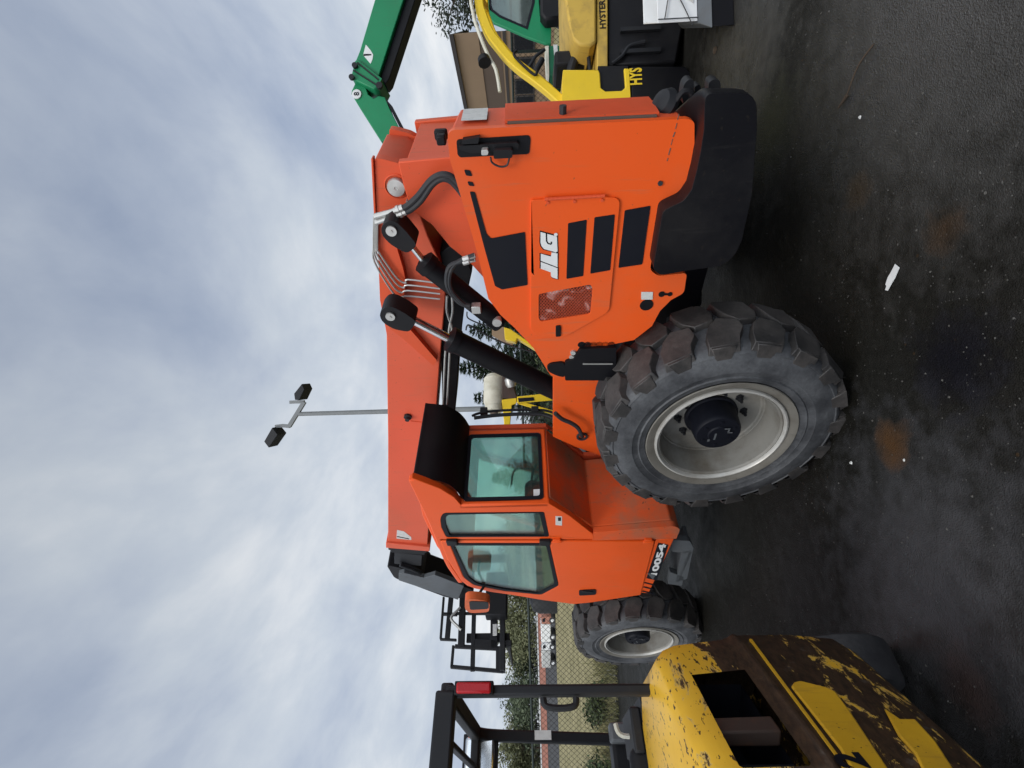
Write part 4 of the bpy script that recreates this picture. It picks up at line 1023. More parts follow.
wob(gplate([q5(287, 620), q5(300, 640), q5(335, 680), q5(450, 900), q5(425, 900), q5(318, 690)], GY+.0, GY+.42), 'head_edge', 'black', par=gb)
a = wy(*q5(108, 605), GY+.055); g = MB().lathe([(.085, 0), (.085, .02), (.02, .025)], a, (0, -1, 0), 20, True); wob(g, 'head_pin', 'white', par=gb)
t3 = text_mesh('pin_numeral', '8', 'decal', None, lambda x, y: Vector((a.x-.035+x, GY+.026, a.z-.05+y)), .10, .02); t3.data.transform(Matrix.Translation(-Vector(gr.location))); t3.parent = gb
fan = wob(gplate([q5(165, 285), q5(195, 320), q5(212, 350), q5(208, 380), q5(195, 408), q5(148, 352)], GY-.004, GY-.001), 'angle_sticker', 'white', par=gb)
wob(gplate([q5(150, 345), q5(200, 345), q5(200, 354), q5(150, 358)], GY-.007, GY-.005), 'sticker_arrow', 'decal', par=gb)
q6 = lambda x, y: (470+x/8.53, y/8.53)
GC = 8.6
gcab = wob(gplate([q6(120, -900), q6(120, 0), q6(130, 95), q6(160, 150), q6(205, 195), q6(300, 235), q6(480, 315), q6(640, 372), q6(690, 380), q6(695, 160), q6(640, 165), q6(600, 130), q6(590, 0), q6(590, -900)], GC, GC+.06,
     [[q6(170, -800), q6(168, 30), q6(185, 85), q6(255, 140), q6(488, 243), q6(545, 20), q6(548, -800)]]), 'cab', 'green', par=gr, bevel=.015)
wob(gplate([q6(172, -790), q6(170, 30), q6(187, 83), q6(255, 138), q6(486, 240), q6(542, 20), q6(545, -790)], GC+.02, GC+.03), 'cab_window', 'dark_glass', par=gcab)
wob(gplate([q6(165, -800), q6(165, 30), q6(180, 92), q6(250, 146), q6(492, 250), q6(552, 20), q6(552, -800)], GC-.006, GC+.01, [[q6(182, -790), q6(180, 28), q6(195, 78), q6(262, 130), q6(478, 225), q6(530, 20), q6(532, -790)]]), 'window_seal', 'decal', par=gcab)
wob(gplate([q6(130, -900), q6(135, 90), q6(210, 190), q6(480, 310), q6(680, 372), q6(690, 160), q6(690, -900)], GC+.9, GC+.95, [[q6(172, -790), q6(170, 30), q6(187, 83), q6(255, 138), q6(486, 240), q6(542, 20), q6(545, -790)]]), 'cab_far_side', 'green_dark', par=gcab)
wob(gplate([q6(640, 395), q6(670, 390), q6(675, 640), q6(655, 630)], GC-.02, GC+.3), 'mud_flap', 'tank', par=gr)
fe = wob(gplate([q6(670, 385), q6(880, 385), q6(880, 520), q6(760, 640), q6(675, 640)], GC, GC+.6), 'front_fender', 'green_dark', par=gr, bevel=.02)
wob(gplate([q6(710, 380), q6(745, 380), q6(755, 560), q6(730, 640)], GC-.01, GC-.003), 'fender_stripe', 'sticker', par=fe)
wob(gplate([q6(600, -900), q6(780, -900), q6(780, 150), q6(640, 165), q6(600, 110)], GC-.25, GC-.01), 'side_mirror', 'seat', par=gr, bevel=.04)
g = MB(); g.box((7.6, 8.75, .5), (11.5, 10.1, 1.15)); wob(g, 'chassis', 'green_dark', par=gr, bevel=.03)
for X_ in (7.9, 10.9):
    for Y_ in (8.6, 10.3): solid_wheel((X_, Y_, .6), Vector((0, 1, 0)), .6, .38, gr, rimmat='tank')
g = MB(); a = [wy(*q6(x, y), 8.3) for x, y in ((360, 330), (460, 660), (600, 520))]
g.tube([wy(*q6(450, 655), 8.4), wy(*q6(560, 480), 8.4), wy(*q6(640, 420), 8.4)], .03, 8); g.tube([wy(*q6(530, 660), 8.3), wy(*q6(620, 500), 8.3)], .05, 8); g.box((7.0, 8.3, .75), (7.5, 9.3, 1.35)); wob(g, 'front_linkage', 'charcoal', par=gr, bevel=.01)

# ------------------------------------------------------------------ THIRD FORKLIFT seen through the gap
TY3 = 7.2
f3 = tag(empty('forklift', (.2, 7.6, 0)), 'yellow forklift with cream gas bottle on its back, seen through the gap under the boom', 'forklift')
q7 = lambda x, y: (450+x/6.4, 310+y/6.4)
def y3(pts, Y0=TY3, Y1=TY3+.1): return yplate([q7(*p) for p in pts], Y0, Y1)
wob(y3([(330, 575), (425, 560), (425, 600), (395, 610), (385, 725), (385, 790), (345, 790), (345, 720)]), 'guard_post', 'yellow', par=f3, bevel=.01)
wob(y3([(428, 555), (700, 525), (700, 575), (430, 598)], TY3-.02, TY3+.05), 'guard_bar', 'yellow', par=f3, bevel=.008)
wob(y3([(430, 600), (480, 592), (700, 655), (690, 680)], TY3, TY3+.05), 'guard_brace', 'yellow', par=f3, bevel=.008)
wob(y3([(435, 565), (535, 558), (540, 580), (440, 590)], TY3-.03, TY3-.02), 'black_label', 'decal', par=f3)
wob(y3([(430, 180), (560, 260), (560, 240), (500, 200), (385, 120), (345, 110), (352, 190), (420, 205)], TY3-.3, TY3+.1), 'front_post', 'yellow', par=f3, bevel=.01)
wob(y3([(268, 100), (350, 110), (355, 180), (400, 200), (400, 230), (268, 160)], TY3+.2, TY3+.5), 'seat_box', 'tan', par=f3)
ga = wy(*q7(282, 640), TY3+.05); gb_ = wy(*q7(282, 420), TY3+.25); d3 = (gb_-ga).normalized()
g = MB(); L3 = (gb_-ga).length; rr = .155
g.lathe([(.05, -.03), (rr*.8, -.02), (rr*.85, 0), (rr*.86, .05), (rr*.8, .055), (rr, .12), (rr, L3*.45), (rr*1.02, L3*.46), (rr*1.02, L3*.48), (rr, L3*.49), (rr, L3-.06), (rr*.7, L3), (.001, L3+.01)], ga, d3, 24)
g.lathe([(.03, -.08), (.03, -.02), (.001, -.085)], ga, d3, 8)
bt = wob(g, 'gas_bottle', 'tank', par=f3)
g = MB(); g.lathe([(.04, -.085), (.06, -.05), (.05, -.02)], ga, d3, 10, True); wob(g, 'bottle_valve', 'brown', par=bt)
wob(y3([(335, 400), (375, 395), (425, 545), (425, 570), (332, 565)], TY3+.0, TY3+.3), 'bottle_cradle', 'rust_steel', par=f3, bevel=.01)
g = MB(); a = wy(*q7(385, 450), TY3-.02); g.lathe([(.06, -.1), (.08, -.05), (.08, .02), (.04, .06)], a, (1, 0, .2), 12, True); wob(g, 'valve_block', 'zinc', par=f3)
g = MB(); g.box((-.9, TY3+.15, .3), (1.3, TY3+1.1, 1.15)); wob(g, 'body', 'yellow_dirty', par=f3, bevel=.04)
solid_wheel((-.6, TY3+.25, .32), Vector((0, 1, 0)), .32, .22, f3); solid_wheel((.9, TY3+.25, .32), Vector((0, 1, 0)), .32, .22, f3)

# ------------------------------------------------------------------ WHITE BOX ON A BLACK SKID (right edge)
BXY = 4.05
e = tag(empty('storage_box', (3.2, 4.3, .25)), 'white open metal storage box with a thin wire across it, on a black skid', 'storage box')
q8 = lambda x, y: (640+x/8.53, y/8.53)
A = [wy(*q8(x, y), BXY) for x, y in ((152, 198), (492, 186), (535, -300), (170, -300))]
g = MB()
bx0, bx1, bz0, bz1 = A[0].x, A[0].x+.75, A[1].z, A[0].z
t_ = .015
g.box((bx0, BXY, bz0), (bx1, BXY+t_, bz1)); g.box((bx0, BXY+.45, bz0), (bx1, BXY+.45+t_, bz1)); g.box((bx0, BXY+t_, bz0), (bx0+t_, BXY+.45, bz1)); g.box((bx1-t_, BXY+t_, bz0), (bx1, BXY+.45, bz1)); g.box((bx0+t_, BXY+t_, bz0), (bx1-t_, BXY+.45, bz0+t_))
bs = wob(g, 'box_shell', 'white', par=e, bevel=.004)
for v in bs.data.vertices:
    v.co.x += (v.co.y+e.location.y-BXY)*.70
g = MB(); g.hexa([Vector(p) for p in ((bx0+.14, BXY-.012, bz0+.03), (bx1, BXY-.012, bz0+.03), (bx1, BXY-.002, bz0+.03), (bx0+.14, BXY-.002, bz0+.03), (bx0+.3, BXY-.012, bz1-.08), (bx1, BXY-.012, bz1-.02), (bx1, BXY-.002, bz1-.02), (bx0+.3, BXY-.002, bz1-.08))])
wob(g, 'front_flap', 'sticker', par=e, bevel=.004)
g = MB(); g.tube(smooth_pts([Vector((bx0+.02, BXY-.02, bz1-.05)), Vector((bx0+.25, BXY-.02, bz1-.12)), Vector((bx0-.05, BXY-.03, bz0+.05))]), .004, 6); g.tube([Vector((bx0+.02, BXY-.015, bz1)), Vector((bx0+.02, BXY-.015, bz0))], .004, 6); wob(g, 'box_wire', 'hose', par=e)
e2 = tag(empty('skid', (3.2, 4.2, 0)), 'black steel skid carrying the white storage box at the right edge', 'skid')
g = MB(); g.hexa([Vector(p) for p in ((bx0-.06, BXY-.12, bz0-.07), (bx1, BXY-.12, bz0-.07), (bx1, BXY+.6, bz0-.07), (bx0-.06, BXY+.6, bz0-.07), (bx0-.02, BXY-.02, bz0-.004), (bx1, BXY-.02, bz0-.004), (bx1, BXY+.5, bz0-.004), (bx0-.02, BXY+.5, bz0-.004))])
dk = wob(g, 'deck', 'steel_grey', par=e2, bevel=.006)
for v in dk.data.vertices: v.co.x += (v.co.y+e2.location.y-BXY)*.70
g = MB(); g.box((bx0-.05, BXY-.1, .0), (bx1+.3, BXY+.05, bz0-.072)); g.box((bx0-.05, BXY+.42, .0), (bx1+.3, BXY+.57, bz0-.072)); rn = wob(g, 'runner', 'black', par=e2, bevel=.008)
for v in rn.data.vertices: v.co.x += (v.co.y+e2.location.y-BXY)*.70

# ------------------------------------------------------------------ LIGHT POLE
LY = 20.0
lp = wy(485, 409, LY); top = wy(299, 414, LY)
pole = tag(empty('light_pole', (top.x, LY, 0)), 'tall grey lamp post with two angled flood lights rising behind the boom', 'lamp post')
g = MB().tube([Vector((top.x, LY, 0)), Vector((top.x, LY, 5)), Vector((top.x, LY, top.z))], [.12, .10, .085], 12); wob(g, 'post', 'grey_post', par=pole)
q9 = lambda x, y: (240+x/6.4, 360+y/6.4)
def W9(x, y, Y=LY): return wy(*q9(x, y), Y)
g = MB(); g.sweep([W9(315, 425), W9(365, 345), W9(412, 268)], .15, .13, (0, 1, 0)); g.sweep([W9(412, 268), W9(365, 268), W9(320, 270)], .13, .12, (0, 1, 0)); g.sweep([W9(320, 425), W9(270, 420), W9(228, 425)], .13, .12, (0, 1, 0))
wob(g, 'cross_arm', 'grey_post', par=pole)
for pl_ in ([(345, 215), (395, 152), (412, 188), (378, 258), (350, 255)], [(205, 432), (242, 478), (183, 562), (153, 522)]):
    P = [W9(x, y, LY-.25) for x, y in pl_]; g = MB(); g.loft([P, [p+Vector((.02, .5, -.12)) for p in P]]); lo_ = wob(g, 'flood_light', 'charcoal', par=pole, bevel=.02)
    cpt = sum(P, Vector())/len(P)

# ------------------------------------------------------------------ BUILDING
bd = tag(empty('building', (17, 27, 0)), 'low brown building with tan band and dark flat roof in the far right background', 'building')
def wallbox(z0, z1, off, name, mat):
    a = Vector((16.6, 23.5, 0)); b = Vector((16.0, 29.4, 0)); d = (b-a).normalized(); nr = Vector((-d.y, d.x, 0))
    if nr.x > 0: nr = -nr
    dp = Vector((.577, .817, 0))*9; g = MB(); p = [a+nr*off-d*off, b+nr*off+d*off, b+dp, a+dp-d*off]
    g.loft([[Vector((q_.x, q_.y, z0)) for q_ in p], [Vector((q_.x, q_.y, z1)) for q_ in p]]); return wob(g, name, mat, par=bd)
wallbox(0, 2.55, 0, 'lower_wall', 'tan'); wallbox(2.552, 3.6, .02, 'dark_band', 'brown'); wallbox(3.602, 4.75, .06, 'fascia', 'tan'); wallbox(4.752, 4.95, .22, 'roof_edge', 'roof_dark'); wallbox(2.3, 2.45, .05, 'trim', 'roof_dark')
a = Vector((16.6, 23.5, 0)); b = Vector((16.0, 29.4, 0))
for t in (.12, .38, .64, .86):
    p = a.lerp(b, t); d = (b-a).normalized(); nr = Vector((-d.y, d.x, 0)); nr = nr if nr.x < 0 else -nr
    g = MB(); g.loft([[p-d*.6+nr*.01+Vector((0, 0, z)), p+d*.6+nr*.01+Vector((0, 0, z)), p+d*.6+nr*.06+Vector((0, 0, z)), p-d*.6+nr*.06+Vector((0, 0, z))] for z in (.9, 2.0)]); fr_ = wob(g, 'window', 'roof_dark', par=bd)
    g = MB(); g.loft([[p-d*.5+nr*.062+Vector((0, 0, z)), p+d*.5+nr*.062+Vector((0, 0, z)), p+d*.5+nr*.07+Vector((0, 0, z)), p-d*.5+nr*.07+Vector((0, 0, z))] for z in (1.0, 1.9)]); wob(g, 'pane', 'decal', par=fr_)

# ------------------------------------------------------------------ FENCE
FY = 10.2
fn = tag(empty('chain_link_fence', (-3, FY, 0)), 'chain link fence with dark top rail running behind the parked machines', 'fence')
FX0, FX1, FH = -11.5, 8.5, 1.83
g = MB(); g.tube([Vector((FX0, FY, FH)), Vector((FX1, FY, FH))], .024, 8); wob(g, 'top_rail', 'rail_green', par=fn)
x = -11.4
while x <= FX1:
    g = MB(); g.tube([Vector((x, FY+.05, 0)), Vector((x, FY+.05, FH-.0))], .03, 8); g.lathe([(.04, 0), (.03, .04), (.001, .05)], (x, FY+.05, FH), (0, 0, 1), 8); wob(g, 'post', 'rail_green', par=fn); x += 2.6
g = MB(); P_ = .112; HH = FH-.06; k = 0; w_ = .0095
xs = FX0
while xs < FX1:
    for sg in (1, -1):
        x0_, x1_ = (xs, xs+HH) if sg > 0 else (xs+HH, xs)
        if max(x0_, x1_) > FX1+.2: continue
        yo = FY-.012 if sg > 0 else FY-.018
        g.add([(x0_-w_/2, yo, .05), (x0_+w_/2, yo, .05), (x1_+w_/2, yo, .05+HH), (x1_-w_/2, yo, .05+HH)], [(0, 1, 2, 3)])
    xs += P_
wob(g, 'wire_mesh', 'galv', par=fn, fix=False)

# ------------------------------------------------------------------ TREES AND PLANTS
def leafball(mb, c_, r, n_, s, flat=1.0):
    for _ in range(n_):
        v = Vector((random.gauss(0, 1), random.gauss(0, 1), random.gauss(0, 1)))
        v = v.normalized()*r*random.uniform(.35, 1.05); v.z *= flat; p = c_+v
        a = Vector((random.uniform(-1, 1), random.uniform(-1, 1), random.uniform(-.6, .6))).normalized(); b = a.cross(Vector((random.uniform(-1, 1), random.uniform(-1, 1), random.uniform(-1, 1)))).normalized()
        k = s*random.uniform(.6, 1.3); a = a*k; b = b*k*.5
        mb.add([p-a, p+b*.8-a*.1, p+a, p-b*.8+a*.1], [(0, 1, 2, 3)])
def broad_tree(base, h, r, name, label, mat, n_=1800, leaf=.14, group=None, crown_lo=.25):
    t = tag(empty(name, base), label, 'tree', group)
    g = MB(); b0 = Vector((0, 0, 0)); tp = Vector((random.uniform(-.2, .2), random.uniform(-.2, .2), h*.75))
    g.tube(smooth_pts([b0, Vector((.05, 0, h*.3)), tp], 4), [h*.03*(1-.08*i) for i in range(9)], 8)
    tips = []
    for i in range(9):
        z = h*random.uniform(crown_lo, .7); an = random.uniform(0, 6.28); e_ = Vector((math.cos(an)*r*random.uniform(.5, .95), math.sin(an)*r*random.uniform(.5, .95), z+h*random.uniform(.08, .25)))
        s_ = Vector((0, 0, z)); g.tube([s_, s_.lerp(e_, .5)+Vector((0, 0, .1)), e_], [h*.012, h*.008, h*.003], 5); tips += [e_, s_.lerp(e_, .6)]
    g.build('trunk', 'bark', t)
    l = MB(); cl = tips+[tp+Vector((random.uniform(-.4, .4)*r, random.uniform(-.4, .4)*r, random.uniform(0, .25)*h)) for _ in range(7)]
    for c_ in cl: leafball(l, c_, r*random.uniform(.28, .48), n_//len(cl), leaf)
    l.build('crown', mat, t, fix=False)
    return t
def conifer(base, h, r, label, n_=16, group=None, name='conifer_tree', mat='conifer'):
    t = tag(empty(name, base), label, 'tree', group)
    g = MB().tube([Vector((0, 0, 0)), Vector((0, 0, h*.6)), Vector((0, 0, h))], [h*.022, h*.012, .01], 8); g.build('trunk', 'bark', t)
    l = MB()
    for i in range(n_):
        f = i/(n_-1); z = h*(.12+.86*f); rr_ = r*(1-f)**.8+.08
        nb = max(5, int(10*(1-f)+4))
        for k in range(nb):
            an = k*6.283/nb+random.uniform(-.3, .3); L_ = rr_*random.uniform(.7, 1.15); d_ = Vector((math.cos(an), math.sin(an), random.uniform(-.25, .2)))
            m_ = max(6, int(L_*22))
            for j in range(m_):
                u_ = (j+.5)/m_; p = Vector((0, 0, z))+d_*L_*u_+Vector((0, 0, .18*L_*u_*u_))
                for q_ in range(7):
                    sd = Vector((-d_.y, d_.x, 0))*random.choice((-1, 1))*random.uniform(.5, 1)+d_*random.uniform(.4, 1)+Vector((0, 0, random.uniform(-.5, .5)))
                    sd = sd.normalized()*random.uniform(.08, .2)*(1.15-.5*u_)*(1+.04*h); w = sd.cross(Vector((random.uniform(-1, 1), random.uniform(-1, 1), 1))).normalized()*.013*(1+.1*h)
                    l.add([p-w, p+w, p+sd+w*.3, p+sd-w*.3], [(0, 1, 2, 3)])
    l.build('crown', mat, t, fix=False)
    return t
c1 = wy(459, 368, 17); conifer((c1.x, 17, 0), c1.z, 1.5, 'small conifer behind the gas bottle forklift, seen in the gap under the boom', 26)
c1 = wy(474, 398, 19); conifer((c1.x, 19, 0), c1.z, 1.3, 'slim conifer just left of the gas bottle, behind the grey lamp post', 24)
c1 = wy(462, 330, 21); conifer((c1.x, 21, 0), c1.z-.3, 1.7, 'conifer glimpsed between the two boom cylinders', 26)
c1 = wy(492, 478, 19); conifer((c1.x, 19, 0), c1.z, 1.1, 'conifer seen through the rear window of the orange cab', 26)
lt_ = wy(432, 2, 26); broad_tree((lt_.x+1.4, 26.5, 0), lt_.z+.5, 2.9, 'broadleaf_tree', 'dark leafy tree beyond the brown building at the top right', 'leaf_dark', 3600, .13, None, .3)
for (x_, y_, Y_, r_, lab, mt) in ((508, 612, 120, 10, 'olive green tree behind the raised fork carriage', 'leaf_far'), (510, 584, 124, 10, 'olive tree showing between cab and fork carriage', 'leaf_far'), (505, 636, 128, 9, 'olive tree just right of the gap in the distant tree line', 'leaf_far'),
        (517, 664, 130, 6, 'short sparse tree in the gap of the distant tree line', 'leaf_far2'), (512, 703, 122, 8, 'dark tree between the two posts of the black overhead guard', 'leaf_far2'), (518, 724, 126, 7, 'low dark tree beside the sloping front post of the guard', 'leaf_far2'),
        (505, 748, 120, 8, 'bright green tree left of the sloping guard post', 'leaf_far'), (515, 768, 124, 8, 'tree at the left end of the distant tree line', 'leaf_far'), (508, 560, 126, 10, 'olive tree behind the cab door window', 'leaf_far'), (512, 530, 130, 10, 'olive tree behind the cab quarter window', 'leaf_far2')):
    p = wy(x_, y_, Y_); broad_tree((p.x, Y_, 0), p.z, r_, 'background_tree', lab, mt, 4200, .42, 'distant trees beyond the field', .08)
def shrub(base, h, r, label, mat='bush', n_=900, name='shrub', leaf=.05, group=None):
    t = tag(empty(name, base), label, 'shrub', group)
    g = MB()
    for i in range(6):
        an = i*1.05; g.tube([Vector((0, 0, 0)), Vector((math.cos(an)*r*.3, math.sin(an)*r*.3, h*.5)), Vector((math.cos(an)*r*.6, math.sin(an)*r*.6, h*.85))], [.02, .012, .005], 5)
    g.build('stems', 'bark', t)
    l = MB()
    for i in range(9): leafball(l, Vector((random.uniform(-.6, .6)*r, random.uniform(-.6, .6)*r, h*random.uniform(.3, .85))), r*.5, n_//9, leaf)
    l.build('foliage', mat, t, fix=False); return t
for X_, Y_, h_, r_, lab, mt in ((-.35, 11.6, 1.75, .8, 'leafy shrub behind the fence under the gas bottle', 'bush'), (.5, 11.9, 1.5, .8, 'shrub behind the yellow guard bar in the gap', 'leaf'), (-1.3, 12.2, 1.6, .8, 'shrub behind the fence beside the cab', 'leaf_dark'),
        (-8.9, 11.3, .75, .7, 'low green shrub behind the fence between the guard posts', 'bush'), (-10.1, 11.2, .85, .8, 'green shrub behind the fence at the far left', 'bush'), (-7.6, 11.6, .5, .6, 'small weed clump behind the fence near the front wheel', 'leaf')):
    shrub((X_, Y_, 0), h_, r_, lab, mt, 1100, 'shrub', .06, 'shrubs along the fence')

# ------------------------------------------------------------------ FAR SIDE OF THE FIELD
bw = tag(empty('brick_wall', (-80, 108, 0)), 'long low pinkish brick wall beyond the field', 'wall')
g = MB().box((-140, 107.8, 0), (-25, 108.2, 1.35)); wob(g, 'wall_face', 'brick', par=bw); g = MB().box((-140, 107.7, 1.352), (-25, 108.3, 1.62)); wob(g, 'coping', 'sticker', par=bw)
TR = []
def far_truck(px, Y, L_, cabc, bodc, label, hh=1.6):
    p = wz(560, px, 0); X = (ray(550, px).x/ray(550, px).y)*Y
    t = tag(empty('parked_truck', (X, Y, 0)), label, 'truck', 'vehicles parked beyond the field')
    TR.append(t)
    MB().box((-L_/2, -1, .7), (L_*.2, 1, hh+.5)).build('cargo_body', bodc, t, .1)
    MB().plate_y(fillet([(L_*.22, .6), (L_/2, .6), (L_/2, 1.5), (L_*.42, hh+.4), (L_*.22, hh+.4)], .15, 3), -1, 1).build('cab', cabc, t, .06)
    MB().plate_y([(L_*.3, 1.45), (L_*.46, 1.45), (L_*.41, hh+.25), (L_*.3, hh+.25)], -1.02, 1.02).build('cab_window', 'decal', t)
    for xx in (-L_*.3, L_*.35):
        g = MB(); g.lathe([(.2, -1.05), (.45, -1.05), (.45, 1.05), (.2, 1.05)], (xx, 0, .46), (0, 1, 0), 18, True); g.build('wheel', 'solid_tyre', t)
        g = MB(); g.lathe([(.22, -1.08), (.22, -1.06)], (xx, 0, .46), (0, 1, 0), 12, True); g.build('wheel_cover', 'white', t)
for px_, Y_, sc_, c1_, c2_, lab in ((626, 44, .62, 'brick', 'white', 'red and white truck parked beyond the field, right of the fork carriage edge'), (652, 46, .62, 'white', 'zinc', 'white pickup truck parked beside the red truck beyond the field'), (606, 52, .6, 'white', 'brick', 'small red and white truck glimpsed behind the telehandler door')):
    far_truck(px_, Y_, 3.6, c1_, c2_, lab); bpy.context.collection.objects; TR[-1].scale = (sc_, sc_, sc_)
tk = tag(empty('storage_tank', wz(557, 603, 0)), 'dark grey rounded tank standing beyond the field beside the cab door', 'tank')
tk.location = (ray(545, 600).x/ray(545, 600).y*40, 40, 0)
g = MB().lathe([(1.0, 0), (1.0, 1.4), (.8, 1.9), (.3, 2.1), (.001, 2.12)], (0, 0, 0), (0, 0, 1), 24); g.build('tank_shell', 'charcoal', tk); g = MB().lathe([(.25, 2.0), (.25, 2.25), (.001, 2.25)], (0, 0, 0), (0, 0, 1), 14); g.build('tank_lid', 'steel_grey', tk)

# ------------------------------------------------------------------ GROUND
def asphalt():
    m, nt, b = newmat('wet_asphalt'); geo = nt.nodes.new('ShaderNodeNewGeometry'); pos = geo.outputs['Position']
    fine = noise(nt, 210, 3, .7, pos); mid = noise(nt, 9, 6, .6, pos); big = noise(nt, .9, 5, .55, pos, .8); grit = nt.nodes.new('ShaderNodeTexVoronoi'); grit.inputs['Scale'].default_value = 150; nt.links.new(pos, grit.inputs['Vector'])
    c = mixc(nt, ramp(nt, big.outputs[0], [(.35, 0.0), (.65, 1.0)]).outputs[0], (.0078, .0072, .0056), (.017, .0165, .0148))
    c = mixc(nt, .85, c, ramp(nt, fine.outputs[0], [(.3, .4), (.72, 1.8)]).outputs[0], 'MULTIPLY')
    c = mixc(nt, .5, c, ramp(nt, noise(nt, 26, 5, .65, pos).outputs[0], [(.35, .6), (.65, 1.4)]).outputs[0], 'MULTIPLY')
    for sc_, rad, thr, colr in ((38, .13, .80, (.085, .082, .076)), (75, .17, .80, (.07, .068, .064)), (17, .07, .90, (.14, .135, .125)), (24, .12, .88, (.035, .022, .012))):
        vo = nt.nodes.new('ShaderNodeTexVoronoi'); vo.inputs['Scale'].default_value = sc_; nt.links.new(pos, vo.inputs['Vector'])
        sp_ = nt.nodes.new('ShaderNodeSeparateXYZ'); nt.links.new(vo.outputs['Color'], sp_.inputs[0])
        dots = mth(nt, 'MULTIPLY', mth(nt, 'LESS_THAN', vo.outputs['Distance'], mth(nt, 'MULTIPLY', sp_.outputs['Y'], rad*1.6)), mth(nt, 'GREATER_THAN', sp_.outputs['X'], thr))
        c = mixc(nt, dots, c, colr)
    def spot(P, r, col_, k, sx=1.0):
        nonlocal c
        v = nt.nodes.new('ShaderNodeVectorMath'); v.operation = 'DISTANCE'; v.inputs[1].default_value = (P.x, P.y, 0); nt.links.new(pos, v.inputs[0])
        d = mth(nt, 'ADD', v.outputs['Value'], mth(nt, 'MULTIPLY', mth(nt, 'SUBTRACT', mid.outputs[0], .5), r*2.6))
        c = mixc(nt, ramp(nt, mth(nt, 'DIVIDE', d, r*1.4), [(.15, k), (.55, k*.6), (.95, 0.0)] if r < .25 else [(.05, k), (.35, k*.75), (1.0, 0.0)]).outputs[0], c, col_)
    spot(wz(955, 20), .85, (.060, .058, .056), .7); spot(wz(735, 35), .75, (.062, .060, .054), .75); spot(wz(930, 580), .62, (.060, .060, .064), .8); spot(wz(800, 580), .45, (.034, .034, .035), .5); spot(wz(770, 130), .3, (.034, .036, .018), .5)  # first two: sky sheen at upper right, painted as a paler base colour
    spot(wz(750, 270), .8, (.0035, .0033, .0028), .95)  # shade under the telehandler's tail, painted into the asphalt colour
    spot(wz(955, 360), .20, (.0045, .0045, .009), .7); spot(wz(892, 444), .105, (.080, .038, .013), .8); spot(wz(945, 228), .085, (.055, .028, .011), .55); spot(wz(858, 190), .09, (.045, .026, .010), .5); spot(wz(968, 690), .12, (.05, .022, .014), .5)
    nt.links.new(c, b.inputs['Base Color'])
    spc = None
    wet = ramp(nt, big.outputs[0], [(.34, .34), (.50, .50), (.68, .68)]).outputs[0]
    for P, r, k in ((wz(930, 5), .62, .40), (wz(735, 25), .55, .54), (wz(940, 640), .34, .25)):
        v = nt.nodes.new('ShaderNodeVectorMath'); v.operation = 'DISTANCE'; v.inputs[1].default_value = (P.x, P.y, 0); nt.links.new(pos, v.inputs[0])
        fo = ramp(nt, mth(nt, 'DIVIDE', v.outputs['Value'], r*2), [(.1, k), (.9, 0.0)]).outputs[0]
        wet = mth(nt, 'SUBTRACT', wet, fo); spc = fo if spc is None else mth(nt, 'ADD', spc, fo)
    rr = mth(nt, 'ADD', wet, mth(nt, 'MULTIPLY', mth(nt, 'SUBTRACT', mid.outputs[0], .5), .35), True)
    nt.links.new(rr, b.inputs['Roughness']); nt.links.new(mth(nt, 'ADD', mth(nt, 'MULTIPLY', spc, 1.9), .07, True), b.inputs['Specular IOR Level'])
    h = mth(nt, 'ADD', mth(nt, 'MULTIPLY', fine.outputs[0], .8), mth(nt, 'MULTIPLY', grit.outputs['Distance'], .7))
    h = mth(nt, 'ADD', h, mth(nt, 'MULTIPLY', noise(nt, 45, 3, .6, pos).outputs[0], 1.2))
    bump(nt, b, h, .8, .005); return m
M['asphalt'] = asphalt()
def sheet(name, x0, y0, x1, y1, z, mat, kind='structure'):
    g = MB(); nx = 24
    g.add([(x0, y0, z), (x1, y0, z), (x1, y1, z), (x0, y1, z)], [(0, 1, 2, 3)]); o = g.build(name, mat, None, fix=False); o['kind'] = kind; return o
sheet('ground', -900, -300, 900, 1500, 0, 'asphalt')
def field_mat():
    m, nt, b = newmat('dry_grass_field'); geo = nt.nodes.new('ShaderNodeNewGeometry'); pos = geo.outputs['Position']
    n1 = noise(nt, .8, 7, .68, pos); n2 = noise(nt, 7, 7, .75, pos)
    c = mixc(nt, ramp(nt, n1.outputs[0], [(.38, 0.0), (.62, 1.0)]).outputs[0], (.17, .15, .06), (.31, .27, .135)); c = mixc(nt, .6, c, ramp(nt, n2.outputs[0], [(.3, .5), (.7, 1.4)]).outputs[0], 'MULTIPLY')
    nt.links.new(c, b.inputs['Base Color']); b.inputs['Roughness'].default_value = .95; bump(nt, b, n2.outputs[0], .5, .05); return m
M['field'] = field_mat()
sheet('field', -120, 12.6, 60, 44, .004, 'field'); M['gravel'] = paint('pale_gravel', (.20, .195, .18), .9, .5, (.10, .10, .085), 8, 0, 0, .3)
sheet('gravel_strip', -60, 10.9, 14, 12.6, .004, 'gravel'); M['road'] = paint('dark_road', (.05, .05, .052), .8, .3, (.04, .04, .04), .5); sheet('road', -300, 44, 60, 106, .004, 'road')
g = MB()
for _ in range(16000):
    X_ = random.uniform(-14, 5); Y_ = 10.5+abs(random.gauss(0, 1.9)); h_ = random.uniform(.06, .42)*random.uniform(.4, 1.1); an = random.uniform(0, 3.14); w = Vector((math.cos(an), math.sin(an), 0))*.010; b_ = Vector((X_, Y_, 0.003)); t_ = b_+Vector((random.uniform(-.09, .09), random.uniform(-.09, .09), h_))
    g.add([b_-w, b_+w, t_], [(0, 1, 2)])
tag(g.build('weeds', 'grass', None, fix=False), 'dry yellow weeds growing along the chain link fence', 'weeds', kind='stuff')
g = MB()
